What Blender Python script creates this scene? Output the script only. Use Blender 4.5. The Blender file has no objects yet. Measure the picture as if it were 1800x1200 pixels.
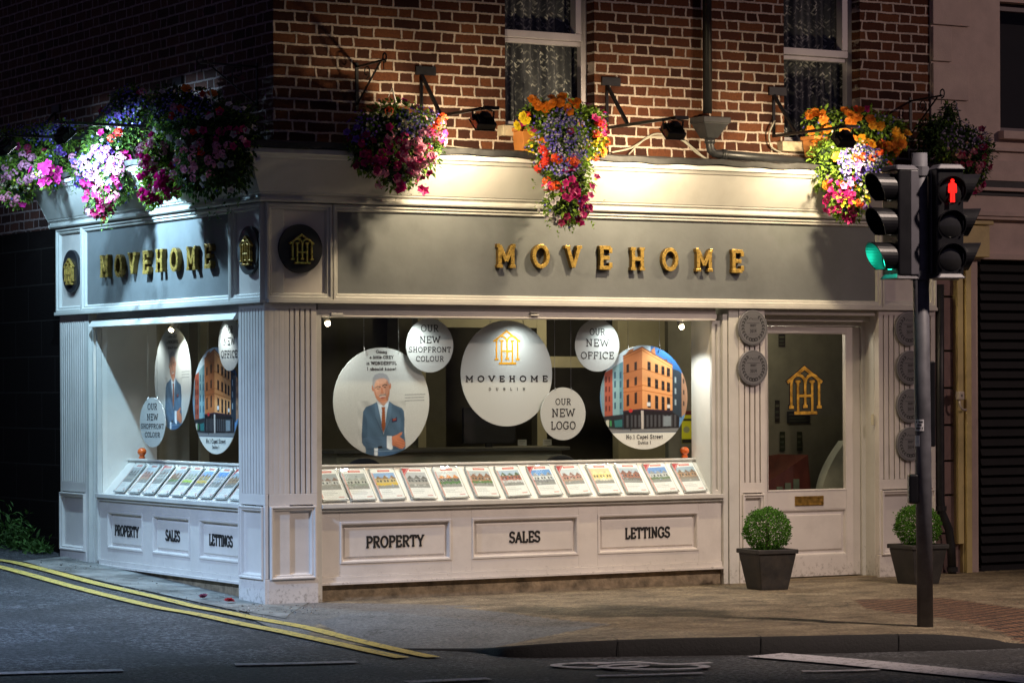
import bpy, math, random
import numpy as np
from mathutils import Vector, Matrix
random.seed(7); RNG = np.random.default_rng(11)
R = math.radians
# ------------------------------------------------------------------ camera, world, exposure
F = 5160.; TH = R(30.4); ROLL = .0044; YH = 684.; HC = 1.56; Z0 = 21.3
RV = (math.cos(TH), -math.sin(TH)); FV = (math.sin(TH), math.cos(TH))
_xc = -435*Z0/F
CAM = (-(_xc*RV[0]+Z0*FV[0]), -(_xc*RV[1]+Z0*FV[1]), HC)
sc = bpy.context.scene
cd = bpy.data.cameras.new('camera'); cam = bpy.data.objects.new('camera', cd); sc.collection.objects.link(cam)
cd.sensor_width = 36; cd.lens = 36*F/1800; cd.shift_y = (YH-600)/1800; cd.clip_end = 500; cd.clip_start = .5
rt = Vector((RV[0], RV[1], 0)); up = Vector((0, 0, 1)); fw = Vector((FV[0], FV[1], 0))
r2 = rt*math.cos(ROLL)-up*math.sin(ROLL); u2 = up*math.cos(ROLL)+rt*math.sin(ROLL)
m4 = Matrix.Identity(4)
for i in range(3):
    m4[i][0] = r2[i]; m4[i][1] = u2[i]; m4[i][2] = -fw[i]; m4[i][3] = CAM[i]
cam.matrix_world = m4; sc.camera = cam
W = bpy.data.worlds.new("World"); sc.world = W; W.use_nodes = True
bg = W.node_tree.nodes['Background']; bg.inputs[0].default_value = (.30, .26, .46, 1); bg.inputs[1].default_value = .11
sc.view_settings.view_transform = 'Standard'; sc.view_settings.look = 'None'; sc.view_settings.exposure = 0; sc.view_settings.gamma = 1
sc.cycles.max_bounces = 6; sc.cycles.transparent_max_bounces = 12; sc.cycles.sample_clamp_indirect = 3; sc.cycles.caustics_reflective = False; sc.cycles.caustics_refractive = False

def lamp(name, kind, loc, power, col, aim=None, size=.1, size_y=None, spot=None, blend=.4, parent=None):
    d = bpy.data.lights.new(name, kind); d.energy = power; d.color = col
    if kind == 'AREA':
        d.shape = 'RECTANGLE'; d.size = size; d.size_y = size_y or size
    else: d.shadow_soft_size = size
    if kind == 'SPOT': d.spot_size = R(spot); d.spot_blend = blend
    o = bpy.data.objects.new(name, d); sc.collection.objects.link(o); o.location = loc
    if aim is not None: o.rotation_euler = (Vector(aim)-Vector(loc)).to_track_quat('-Z', 'Y').to_euler()
    if parent: o.parent = parent
    return o
# street lighting of the junction (lamps on tall columns outside the picture, plus an added far fill)
lamp('street_fill_light', 'SPOT', (4.8, -8.6, 8.2), 3900, (1, .80, .67), aim=(3.0, -2.5, 0), size=.18, spot=47, blend=.9)
lamp('street_fill_light', 'SPOT', (17, -19, 10), 3600, (1, .72, .64), aim=(8.2, 0, 4.3), size=.3, spot=32, blend=1)  # far fill added to brighten the upper right walls, no source seen
lamp('street_fill_light', 'SPOT', (-9.0, -3.0, 7.2), 7600, (.46, .66, 1), aim=(-2.1, .3, -.4), size=.2, spot=39, blend=1)

FLOOD_W = 32; FLOOD_C = 60
WARM = (1, .79, .49); COOL = (.48, .78, 1.0)

# ------------------------------------------------------------------ pixel helpers (photo pixels -> points on the real planes)
def ray(px, py):
    a = px-900; b = YH-py; c, s = math.cos(ROLL), math.sin(ROLL)
    xr = (a*c+b*s)/F; yr = (-a*s+b*c)/F
    return (RV[0]*xr+FV[0], RV[1]*xr+FV[1], yr)
def M(px, py, y=0.):
    d = ray(px, py); t = (y-CAM[1])/d[1]; return (CAM[0]+t*d[0], CAM[2]+t*d[2])
def L(px, py, x=0.):
    d = ray(px, py); t = (x-CAM[0])/d[0]; return (-(CAM[1]+t*d[1]), CAM[2]+t*d[2])
def S(side, px, py, y=0.):
    return M(px, py, y) if side == 'm' else L(px, py, y)
def sst(t): t = min(1, max(0, t)); return t*t*(3-2*t)
def terrain(x, y):
    z = -.11*(1-sst((y+3.6+.42*max(-1, min(x, 4)))/3.0))
    if y > -1: z += .045*max(0, y-.2+.2*math.exp(-max(0, y)*3))
    return z
def G(px, py):
    d = ray(px, py); z = 0
    for _ in range(8):
        t = (z-CAM[2])/d[2]; x = CAM[0]+t*d[0]; y = CAM[1]+t*d[1]; z = terrain(x, y)
    return x, y, z

# ------------------------------------------------------------------ materials
def lin(c):
    if isinstance(c, str): c = tuple(int(c[i:i+2], 16)/255 for i in (0, 2, 4))
    return tuple((v/12.92 if v <= .04045 else ((v+.055)/1.055)**2.4) for v in c)
def nm(name):
    m = bpy.data.materials.new(name); m.use_nodes = True; return m, m.node_tree, m.node_tree.nodes['Principled BSDF']
class NT:
    def __init__(s, nt): s.nt = nt
    def n(s, t, **k):
        x = s.nt.nodes.new(t)
        for a, b in k.items(): setattr(x, a, b)
        return x
    def lk(s, a, b): s.nt.links.new(a, b)
    def m(s, op, a, b=None, c=None):
        x = s.n('ShaderNodeMath', operation=op)
        for i, v in enumerate((a, b, c)):
            if v is None: continue
            if isinstance(v, (int, float)): x.inputs[i].default_value = v
            else: s.lk(v, x.inputs[i])
        return x.outputs[0]
    def noise(s, vec, scale, detail=3, rough=.5):
        x = s.n('ShaderNodeTexNoise'); x.inputs['Scale'].default_value = scale; x.inputs['Detail'].default_value = detail; x.inputs['Roughness'].default_value = rough
        if vec is not None: s.lk(vec, x.inputs['Vector'])
        return x
    def ramp(s, f, stops):
        x = s.n('ShaderNodeValToRGB'); e = x.color_ramp.elements
        while len(e) > 1: e.remove(e[0])
        e[0].position = stops[0][0]; e[0].color = (*stops[0][1], 1)
        for p, c in stops[1:]:
            q = e.new(p); q.color = (*c, 1)
        s.lk(f, x.inputs[0]); return x.outputs[0]
    def mix(s, f, a, b):
        x = s.n('ShaderNodeMix', data_type='RGBA')
        for i, v in ((0, f), (6, a), (7, b)):
            if isinstance(v, (int, float)): x.inputs[i].default_value = v
            elif isinstance(v, tuple): x.inputs[i].default_value = (*v, 1)
            else: s.lk(v, x.inputs[i])
        return x.outputs[2]
    def bump(s, h, strength, dist=.01):
        x = s.n('ShaderNodeBump'); x.inputs['Strength'].default_value = strength; x.inputs['Distance'].default_value = dist
        s.lk(h, x.inputs['Height']); return x.outputs[0]
MATS = {}
def mat(name, col, rough=.5, metal=0, var=.12, scale=6, bump=.15, bscale=60, bdist=.002, dirt=None, emit=None, coat=0, spec=.5):
    if name in MATS: return MATS[name]
    m, nt, p = nm(name); k = NT(nt)
    geo = k.n('ShaderNodeNewGeometry').outputs['Position']
    c = lin(col) if isinstance(col, str) else col
    n1 = k.noise(geo, scale, 5, .6)
    dark = tuple(v*(1-var*1.6) for v in c); lite = tuple(min(1, v*(1+var)) for v in c)
    o = k.ramp(n1.outputs[0], [(.3, dark), (.7, lite)])
    if dirt:
        n3 = k.noise(geo, 2.2, 8, .7)
        f = k.ramp(n3.outputs[0], [(.52, (0, 0, 0)), (.72, (1, 1, 1))])
        o = k.mix(k.m('MULTIPLY', f, dirt[1]), o, lin(dirt[0]))
    k.lk(o, p.inputs['Base Color'])
    n2 = k.noise(geo, bscale, 4, .6)
    if bump: k.lk(k.bump(n2.outputs[0], bump, bdist), p.inputs['Normal'])
    k.lk(k.m('ADD', k.m('MULTIPLY', n1.outputs[0], .16), rough-.08), p.inputs['Roughness'])
    p.inputs['Metallic'].default_value = metal; p.inputs['Coat Weight'].default_value = coat; p.inputs['Specular IOR Level'].default_value = spec
    if emit: p.inputs['Emission Color'].default_value = (*emit[0], 1); p.inputs['Emission Strength'].default_value = emit[1]
    MATS[name] = m; return m
def mat_attr(name, rough=.6, trans=0, bump=0, coat=0):
    if name in MATS: return MATS[name]
    m, nt, p = nm(name); k = NT(nt)
    a = k.n('ShaderNodeAttribute', attribute_name='Col').outputs['Color']
    k.lk(a, p.inputs['Base Color']); p.inputs['Roughness'].default_value = rough; p.inputs['Coat Weight'].default_value = coat
    if trans:
        t = k.n('ShaderNodeBsdfTranslucent'); k.lk(a, t.inputs[0]); mx = k.n('ShaderNodeMixShader'); mx.inputs[0].default_value = trans
        k.lk(p.outputs[0], mx.inputs[1]); k.lk(t.outputs[0], mx.inputs[2]); k.lk(mx.outputs[0], nt.nodes['Material Output'].inputs[0])
    MATS[name] = m; return m
def mat_brick(name, axis, stops, mortar, rough=.85, raise_=1.0):
    m, nt, p = nm(name); k = NT(nt)
    geo = k.n('ShaderNodeNewGeometry').outputs['Position']
    sep = k.n('ShaderNodeSeparateXYZ'); k.lk(geo, sep.inputs[0]); u0 = sep.outputs[axis]; z0 = sep.outputs[2]
    nz = k.noise(geo, 9, 3).outputs[0]; nf = k.noise(geo, 55, 4, .65).outputs[0]
    z = k.m('ADD', z0, k.m('MULTIPLY', k.m('SUBTRACT', nz, .5), .014))
    rz = k.m('DIVIDE', z, .0805); row = k.m('FLOOR', rz); fz = k.m('FRACT', rz)
    wn0 = k.n('ShaderNodeTexWhiteNoise', noise_dimensions='1D'); k.lk(row, wn0.inputs['W'])
    off = k.m('ADD', k.m('MULTIPLY', k.m('FRACT', k.m('MULTIPLY', row, .5)), .35), k.m('MULTIPLY', wn0.outputs['Value'], .05))
    u = k.m('ADD', k.m('ADD', u0, 20), off)
    u = k.m('ADD', u, k.m('MULTIPLY', k.m('SUBTRACT', k.noise(geo, 5, 2).outputs[0], .5), .05))
    ru = k.m('DIVIDE', u, .35); cell = k.m('FLOOR', ru); fu = k.m('MULTIPLY', k.m('FRACT', ru), .35)
    d1 = k.m('MINIMUM', fu, k.m('SUBTRACT', .35, fu)); d2 = k.m('ABSOLUTE', k.m('SUBTRACT', fu, .232))
    dv = k.m('MINIMUM', d1, d2); dh = k.m('MULTIPLY', k.m('MINIMUM', fz, k.m('SUBTRACT', 1, fz)), .0805)
    d = k.m('ADD', k.m('MINIMUM', dv, dh), k.m('MULTIPLY', k.m('SUBTRACT', nf, .5), .015))
    mr = k.n('ShaderNodeMapRange', interpolation_type='SMOOTHSTEP'); k.lk(d, mr.inputs[0]); mr.inputs[1].default_value = .0062; mr.inputs[2].default_value = .0108
    brick = mr.outputs[0]
    cv = k.n('ShaderNodeCombineXYZ'); k.lk(k.m('ADD', cell, k.m('MULTIPLY', k.m('GREATER_THAN', fu, .232), .5)), cv.inputs[0]); k.lk(row, cv.inputs[1])
    wn = k.n('ShaderNodeTexWhiteNoise', noise_dimensions='2D'); k.lk(cv.outputs[0], wn.inputs['Vector'])
    bc = k.ramp(k.m('ADD', k.m('MULTIPLY', wn.outputs['Value'], .8), k.m('MULTIPLY', nz, .2)), stops)
    bc = k.mix(k.m('MULTIPLY', k.ramp(nf, [(.35, (0, 0, 0)), (.7, (1, 1, 1))]), .35), bc, tuple(v*.45 for v in stops[0][1]))
    mc = k.ramp(k.noise(geo, 14, 5, .7).outputs[0], [(.3, tuple(v*.6 for v in mortar)), (.65, mortar)])
    k.lk(k.mix(brick, mc, bc), p.inputs['Base Color'])
    h = k.m('ADD', k.m('MULTIPLY', k.m('SUBTRACT', 1, brick), raise_), k.m('MULTIPLY', nf, .5))
    k.lk(k.bump(h, 1, .012), p.inputs['Normal']); p.inputs['Roughness'].default_value = rough; p.inputs['Specular IOR Level'].default_value = .25
    return m
def mat_glass(name, tint=(1, 1, 1), base=.04):
    m, nt, p = nm(name); k = NT(nt); nt.nodes.remove(p)
    t = k.n('ShaderNodeBsdfTransparent'); t.inputs[0].default_value = (*tint, 1)
    g = k.n('ShaderNodeBsdfGlossy'); g.inputs['Roughness'].default_value = .02
    lw = k.n('ShaderNodeLayerWeight'); lw.inputs[0].default_value = .5; fr = k.m('ADD', k.m('MULTIPLY', k.m('POWER', lw.outputs['Facing'], 5), .9), base)
    geo = k.n('ShaderNodeNewGeometry').outputs['Position']
    k.lk(k.bump(k.noise(geo, 1.5, 2).outputs[0], .05, .02), g.inputs['Normal'])
    mx = k.n('ShaderNodeMixShader'); k.lk(fr, mx.inputs[0]); k.lk(t.outputs[0], mx.inputs[1]); k.lk(g.outputs[0], mx.inputs[2])
    k.lk(mx.outputs[0], nt.nodes['Material Output'].inputs[0]); return m
PAINT = mat('joinery_paint', (.66, .62, .59), .45, var=.05, scale=3, bump=.12, bscale=90, dirt=('5a524c', .16))
CREAM = mat('cornice_paint', (.60, .59, .56), .5, var=.05, scale=4, bump=.12, bscale=70, dirt=('6a6252', .2))
def splash(m, z0=.0, z1=.5, amt=.55):
    nt = m.node_tree; k = NT(nt); p = nt.nodes['Principled BSDF']; src = p.inputs['Base Color'].links[0].from_socket
    geo = k.n('ShaderNodeNewGeometry').outputs['Position']; sp = k.n('ShaderNodeSeparateXYZ'); k.lk(geo, sp.inputs[0])
    h = k.n('ShaderNodeMapRange'); k.lk(sp.outputs[2], h.inputs[0]); h.inputs[1].default_value = z0; h.inputs[2].default_value = z1; h.inputs[3].default_value = .60; h.inputs[4].default_value = .86
    n_ = k.noise(geo, 26, 9, .78).outputs[0]; f = k.m('MULTIPLY', k.m('MINIMUM', 1, k.m('MAXIMUM', 0, k.m('MULTIPLY', k.m('SUBTRACT', k.m('ADD', n_, .12), h.outputs[0]), 9))), amt)
    k.lk(k.mix(f, src, (.10, .08, .06)), p.inputs['Base Color'])
    mp = k.n('ShaderNodeMapping'); mp.inputs['Scale'].default_value = (160, 160, 5); k.lk(geo, mp.inputs[0])
splash(PAINT); splash(CREAM)
WHITE = mat('window_white_paint', (.72, .72, .70), .45, var=.03, scale=5, bump=.08)
SIGNG = mat('sign_board_grey', (.165, .178, .185), .6, var=.10, scale=2.5, bump=.3, bscale=22, bdist=.004, dirt=('2e2c28', .18))
GOLD = mat('gilt_metal', (.80, .52, .13), .28, metal=.65, var=.28, scale=26, bump=.18, bscale=26, bdist=.003)
GOLDS = mat('gilt_shaded_side', (.20, .12, .03), .4, metal=.6, var=.3, scale=28)  # darker gilt for the letter sides, their shade put into the colour
GOLDP = mat('gilt_print', 'e0a020', .4, var=.1, scale=30, bump=0)
GOLDL = mat('gold_leaf', (.85, .42, .06), .38, metal=.55, var=.4, scale=22, bump=.3)
BLACKP = mat('black_lettering', (.012, .011, .012), .5, var=.1, bump=0)
CHAR = mat('charcoal_disc', (.016, .017, .022), .5, var=.1)
IRON = mat('black_iron', (.012, .012, .014), .45, var=.3, scale=20)
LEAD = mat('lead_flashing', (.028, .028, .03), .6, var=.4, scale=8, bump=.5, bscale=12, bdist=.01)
PIPE = mat('painted_pipe', (.03, .031, .035), .4, var=.2, scale=9, bump=.2)
DARKF = mat('black_plastic', (.008, .008, .010), .35, var=.15)
GALV = mat('galvanised_steel', (.11, .11, .13), .5, metal=.1, var=.25, scale=7, bump=.2, bscale=30)
GREYP = mat('grey_plastic', (.08, .077, .095), .5, var=.1)
STONE = mat('dirty_stone', (.26, .20, .13), .8, var=.4, scale=9, bump=.9, bscale=25, bdist=.01)
SILL = mat('sill_stone', (.55, .47, .33), .75, var=.2, scale=14, bump=.4, bscale=40, dirt=('6b5030', .5))
GLASS = mat_glass('window_glass')
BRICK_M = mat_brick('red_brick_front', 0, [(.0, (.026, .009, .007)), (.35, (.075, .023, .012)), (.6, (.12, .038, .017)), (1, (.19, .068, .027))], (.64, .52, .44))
BRICK_S = mat_brick('red_brick_side_shaded', 1, [(.0, (.022, .011, .011)), (.4, (.08, .032, .026)), (1, (.13, .048, .034))], (.34, .25, .25))  # darker than the front brick: the side wall's shade is in its colour

# ------------------------------------------------------------------ mesh builder
class MB:
    def __init__(s): s.v = []; s.f = []; s.c = []
    def add(s, vs, fs):
        b = len(s.v); s.v += [tuple(v) for v in vs]; s.f += [tuple(i+b for i in f) for f in fs]
    def box(s, x0, x1, y0, y1, z0, z1):
        s.add([(x0, y0, z0), (x1, y0, z0), (x1, y1, z0), (x0, y1, z0), (x0, y0, z1), (x1, y0, z1), (x1, y1, z1), (x0, y1, z1)],
              [(0, 3, 2, 1), (4, 5, 6, 7), (0, 1, 5, 4), (1, 2, 6, 5), (2, 3, 7, 6), (3, 0, 4, 7)]); return s
    def hexa(s, b, t):   # bottom quad, top quad
        s.add(list(b)+list(t), [(0, 3, 2, 1), (4, 5, 6, 7), (0, 1, 5, 4), (1, 2, 6, 5), (2, 3, 7, 6), (3, 0, 4, 7)]); return s
    def tube(s, pts, r, n=8, cap=True):
        pts = [Vector(p) for p in pts]; rs = r if isinstance(r, (list, tuple)) else [r]*len(pts); rings = []
        t0 = (pts[1]-pts[0]).normalized(); a = t0.orthogonal().normalized()
        for i, p in enumerate(pts):
            t = ((pts[min(i+1, len(pts)-1)]-pts[max(i-1, 0)])).normalized()
            a = (a-t*a.dot(t)).normalized(); b = t.cross(a)
            rings.append([p+(a*math.cos(2*math.pi*j/n)+b*math.sin(2*math.pi*j/n))*rs[i] for j in range(n)])
        vs = [v for q in rings for v in q]; fs = []
        for i in range(len(pts)-1):
            for j in range(n): fs.append((i*n+j, i*n+(j+1) % n, (i+1)*n+(j+1) % n, (i+1)*n+j))
        if cap: fs.append(tuple(range(n-1, -1, -1))); fs.append(tuple((len(pts)-1)*n+j for j in range(n)))
        s.add(vs, fs); return s
    def bar(s, p, q, w, h):   # rectangular bar
        p, q = Vector(p), Vector(q); t = (q-p).normalized(); a = t.cross(Vector((0, 0, 1)))
        if a.length < .01: a = Vector((1, 0, 0))
        a.normalize(); b = a.cross(t); a *= w/2; b *= h/2
        s.hexa([p-a-b, p+a-b, p+a+b, p-a+b], [q-a-b, q+a-b, q+a+b, q-a+b]); return s
    def lathe(s, prof, n=24, c=(0, 0, 0)):
        vs = []; fs = []
        for r, z in prof:
            for j in range(n): vs.append((c[0]+r*math.cos(2*math.pi*j/n), c[1]+r*math.sin(2*math.pi*j/n), c[2]+z))
        for i in range(len(prof)-1):
            for j in range(n): fs.append((i*n+j, i*n+(j+1) % n, (i+1)*n+(j+1) % n, (i+1)*n+j))
        fs.append(tuple(range(n-1, -1, -1))); fs.append(tuple((len(prof)-1)*n+j for j in range(n)))
        s.add(vs, fs); return s
    def disc(s, cx, cz, rx, rz, y0, y1, n=56):   # short cylinder with its axis along y
        vs = [(cx+rx*math.cos(2*math.pi*j/n), y, cz+rz*math.sin(2*math.pi*j/n)) for y in (y0, y1) for j in range(n)]
        fs = [tuple(range(n)), tuple(range(2*n-1, n-1, -1))]+[(j, n+j, n+(j+1) % n, (j+1) % n) for j in range(n)]
        s.add(vs, fs); return s
    def frame(s, x0, x1, z0, z1, prof, fill=True):   # mitred picture frame facing -y; prof = (inset, y)
        vs = []; fs = []
        for i, y in prof: vs += [(x0+i, y, z0+i), (x1-i, y, z0+i), (x1-i, y, z1-i), (x0+i, y, z1-i)]
        n = len(prof)
        for k in range(n-1):
            for j in range(4): fs.append((k*4+j, k*4+(j+1) % 4, (k+1)*4+(j+1) % 4, (k+1)*4+j))
        if fill: fs.append(tuple((n-1)*4+j for j in range(4)))
        s.add(vs, fs); return s
    def ribbon(s, pts, w, y0, y1, closed=False):   # stroke in the xz plane, y0 front, y1 back
        n = len(pts); P = [Vector((p[0], p[1])) for p in pts]; Lf = []; Rt = []
        for i in range(n):
            if closed: a, b = P[(i-1) % n], P[(i+1) % n]
            else: a, b = P[max(i-1, 0)], P[min(i+1, n-1)]
            t = (b-a).normalized(); nrm = Vector((-t.y, t.x)); k = w/2
            if not closed and 0 < i < n-1:
                c = (P[i]-P[i-1]).normalized(); k = w/2/max(.35, nrm.dot(Vector((-c.y, c.x))))
            Lf.append(P[i]+nrm*k); Rt.append(P[i]-nrm*k)
        vs = [(q.x, y0, q.y) for q in Lf]+[(q.x, y0, q.y) for q in Rt]+[(q.x, y1, q.y) for q in Lf]+[(q.x, y1, q.y) for q in Rt]; fs = []
        for i in range(n if closed else n-1):
            j = (i+1) % n
            fs += [(i, n+i, n+j, j), (2*n+i, 2*n+j, 3*n+j, 3*n+i), (i, j, 2*n+j, 2*n+i), (n+i, 3*n+i, 3*n+j, n+j)]
        if not closed: fs += [(0, 2*n, 3*n, n), (n-1, 2*n-1, 4*n-1, 3*n-1)]
        s.add(vs, fs); return s
SPLIT = set('window_post block_panel end_cap shutter_lock mounting_bracket collar quoins stone_blocks cornice_shadow_band table_body fixing clip hanging_wire'.split())
def islands(mb):
    par = list(range(len(mb.v)))
    def fd(i):
        while par[i] != i: par[i] = par[par[i]]; i = par[i]
        return i
    for f in mb.f:
        for j in f[1:]: par[fd(j)] = fd(f[0])
    g = {}
    for f in mb.f: g.setdefault(fd(f[0]), []).append(f)
    out = []
    for fs in g.values():
        mp = {}; q = MB()
        for f in fs:
            for i in f:
                if i not in mp: mp[i] = len(q.v); q.v.append(mb.v[i])
            q.f.append(tuple(mp[i] for i in f))
        out.append(q)
    return out
ONE = {'quoins': 'quoin', 'stone_blocks': 'stone_block', 'cornice_shadow_band': 'cornice_shade_band', 'fixing': 'fixing', 'mounting_bracket': 'mounting_bracket'}
def mesh_obj(name, mb, m, parent=None, loc=(0, 0, 0), rot=None, smooth=False, bevel=0, cols=None, seg=2):
    if name in SPLIT:
        q = [mesh_one(ONE.get(name, name), i_, m, parent, loc, rot, smooth, bevel, None, seg) for i_ in islands(mb)]; return q[0]
    return mesh_one(name, mb, m, parent, loc, rot, smooth, bevel, cols, seg)
def mesh_one(name, mb, m, parent=None, loc=(0, 0, 0), rot=None, smooth=False, bevel=0, cols=None, seg=2):
    me = bpy.data.meshes.new(name); me.from_pydata([tuple(v) for v in mb.v], [], mb.f)
    if cols is not None:
        a = me.color_attributes.new('Col', 'FLOAT_COLOR', 'POINT')
        arr = np.ones((len(mb.v), 4), dtype=np.float32); arr[:, :3] = np.asarray(cols, dtype=np.float32); a.data.foreach_set('color', arr.ravel())
    me.materials.append(m)
    if smooth: me.polygons.foreach_set('use_smooth', [True]*len(me.polygons))
    me.update(); o = bpy.data.objects.new(name, me); sc.collection.objects.link(o); o.location = loc
    if rot: o.rotation_euler = rot
    if parent: o.parent = parent
    if bevel:
        b = o.modifiers.new('bevel', 'BEVEL'); b.width = bevel; b.segments = seg; b.limit_method = 'ANGLE'; b.angle_limit = R(40)
    return o
def thing(name, label, cat, loc=(0, 0, 0), rz=0, group=None, rot=None):
    o = bpy.data.objects.new(name, None); sc.collection.objects.link(o); o.empty_display_size = .1; o.location = loc
    o.rotation_euler = rot if rot else (0, 0, rz); o['label'] = label; o['category'] = cat
    if group: o['group'] = group
    return o
def tag(o, label, cat, group=None):
    o['label'] = label; o['category'] = cat
    if group: o['group'] = group
    return o
def struct(o): o['kind'] = 'structure'; return o
RZ = {'m': 0, 's': -math.pi/2}
def wp(side, u, y, z): return (u, y, z) if side == 'm' else (y, -u, z)
def copy_thing(root, loc, rz, label):
    r = root.copy(); sc.collection.objects.link(r); r.location = loc; r.rotation_euler = (0, 0, rz); r['label'] = label
    for ch in list(root.children):
        c = ch.copy(); sc.collection.objects.link(c); c.parent = r
        for g in list(ch.children):
            d = g.copy(); sc.collection.objects.link(d); d.parent = c
    return r

# ------------------------------------------------------------------ lettering: slab-serif strokes on a unit cap height
GL = {
 'A': (.80, 'l.08,0,.4,1 l.4,1,.72,0 l.2,.33,.6,.33 s.08,0 s.72,0'), 'B': (.74, 'l.17,0,.17,1 l.05,1,.42,1 a.42,.77,.22,.23,-90,90 l.17,.54,.42,.54 a.42,.27,.26,.27,-90,90 l.05,0,.42,0'),
 'C': (.80, 'a.43,.5,.36,.5,42,318 l.71,.68,.71,1'), 'D': (.82, 'l.17,0,.17,1 l.05,1,.4,1 a.4,.5,.34,.5,-90,90 l.05,0,.4,0'),
 'E': (.72, 'l.17,0,.17,1 l.05,1,.64,1 l.17,.5,.5,.5 l.05,0,.64,0 l.64,1,.64,.74 l.64,0,.64,.26 l.5,.4,.5,.6'),
 'F': (.70, 'l.17,0,.17,1 l.05,1,.64,1 l.17,.5,.5,.5 s.17,0 l.64,1,.64,.74 l.5,.4,.5,.6'),
 'G': (.86, 'a.43,.5,.36,.5,45,330 l.71,.70,.71,1 l.74,.1,.74,.42 l.52,.42,.84,.42'), 'H': (.84, 'l.18,0,.18,1 l.66,0,.66,1 l.18,.5,.66,.5 s.18,0 s.66,0 s.18,1 s.66,1'),
 'I': (.36, 'l.18,0,.18,1 s.18,0 s.18,1'), 'K': (.78, 'l.17,0,.17,1 l.62,1,.17,.42 l.3,.6,.65,0 s.17,0 s.17,1 s.62,1 s.65,0'),
 'L': (.68, 'l.17,0,.17,1 s.17,1 l.05,0,.6,0 l.6,0,.6,.3'), 'M': (1.0, 'l.17,0,.17,1 l.17,1,.5,.25 l.5,.25,.83,1 l.83,0,.83,1 s.17,0 s.83,0 l.03,1,.17,1 l.83,1,.97,1'),
 'N': (.86, 'l.17,0,.17,1 l.17,1,.68,0 l.68,0,.68,1 s.17,0 s.68,1 l.03,1,.17,1'), 'O': (.86, 'o.43,.5,.36,.5'),
 'P': (.72, 'l.17,0,.17,1 l.05,1,.42,1 a.42,.74,.24,.26,-90,90 l.17,.48,.42,.48 s.17,0'), 'R': (.80, 'l.17,0,.17,1 l.05,1,.42,1 a.42,.75,.23,.25,-90,90 l.17,.5,.42,.5 s.17,0 l.38,.5,.66,0 l.66,0,.78,0'),
 'S': (.70, 'a.35,.75,.24,.25,25,270 a.35,.25,.26,.25,-155,90 l.57,.78,.57,1 l.09,.22,.09,0'), 'T': (.74, 'l.05,1,.69,1 l.37,0,.37,1 s.37,0 l.05,1,.05,.75 l.69,1,.69,.75'),
 'U': (.84, 'l.17,1,.17,.33 a.42,.33,.25,.33,180,360 l.67,.33,.67,1 s.17,1 s.67,1'), 'V': (.82, 'l.1,1,.41,0 l.41,0,.72,1 s.1,1 s.72,1'),
 'W': (1.1, 'l.08,1,.3,0 l.3,0,.55,.9 l.55,.9,.8,0 l.8,0,1.02,1 s.08,1 s1.02,1'), 'Y': (.80, 'l.1,1,.4,.45 l.7,1,.4,.45 l.4,0,.4,.45 s.4,0 s.1,1 s.7,1'),
 'a': (.58, 'o.27,.19,.19,.19 l.47,0,.47,.42 a.3,.42,.17,.22,0,150'), 'b': (.6, 'l.12,0,.12,1 o.33,.32,.2,.32'), 'c': (.54, 'a.3,.33,.23,.33,50,310'), 'd': (.62, 'o.28,.32,.2,.32 l.49,0,.49,1'),
 'e': (.60, 'a.3,.33,.23,.33,0,315 l.08,.36,.52,.36'), 'g': (.60, 'o.28,.36,.2,.28 l.48,.66,.48,-.1 a.28,-.1,.2,.18,180,360'), 'h': (.62, 'l.14,0,.14,1 a.31,.44,.17,.22,0,180 l.48,0,.48,.44 s.14,0 s.48,0'),
 'i': (.32, 'l.16,0,.16,.66 l.16,.84,.16,.94 s.16,0'), 'k': (.6, 'l.14,0,.14,1 l.46,.66,.14,.3 l.24,.42,.5,0 s.14,0'), 'l': (.32, 'l.16,0,.16,1 s.16,0'), 't': (.42, 'l.2,.1,.2,.9 l.05,.66,.38,.66 a.32,.12,.12,.12,180,280'),
 'n': (.62, 'l.14,0,.14,.66 a.31,.44,.17,.22,0,180 l.48,0,.48,.44 s.14,0 s.48,0'), 'o': (.60, 'o.3,.33,.22,.33'), 'p': (.60, 'l.14,-.3,.14,.66 o.34,.33,.2,.33 s.14,-.3'), 'r': (.46, 'l.14,0,.14,.66 a.32,.44,.18,.22,50,180 s.14,0'),
 's': (.46, 'a.24,.5,.15,.16,30,270 a.24,.17,.17,.17,-150,90'), 'u': (.62, 'l.14,.66,.14,.22 a.31,.22,.17,.22,180,360 l.48,.66,.48,0'), 'w': (.8, 'l.08,.66,.24,0 l.24,0,.4,.6 l.4,.6,.56,0 l.56,0,.72,.66'),
 '.': (.26, 'l.13,0,.13,.1'), '!': (.3, 'l.15,.35,.15,1 l.15,0,.15,.1'), ' ': (.36, ''), '1': (.5, 'l.27,0,.27,1 l.27,1,.1,.85 s.27,0'), '-': (.4, 'l.05,.45,.35,.45'),
 '2': (.6, 'a.3,.72,.2,.26,-20,170 l.48,.6,.1,0 l.1,0,.52,0'), '0': (.6, 'o.3,.5,.2,.5'), '9': (.6, 'o.3,.7,.2,.28 l.5,.7,.36,0')}
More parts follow.
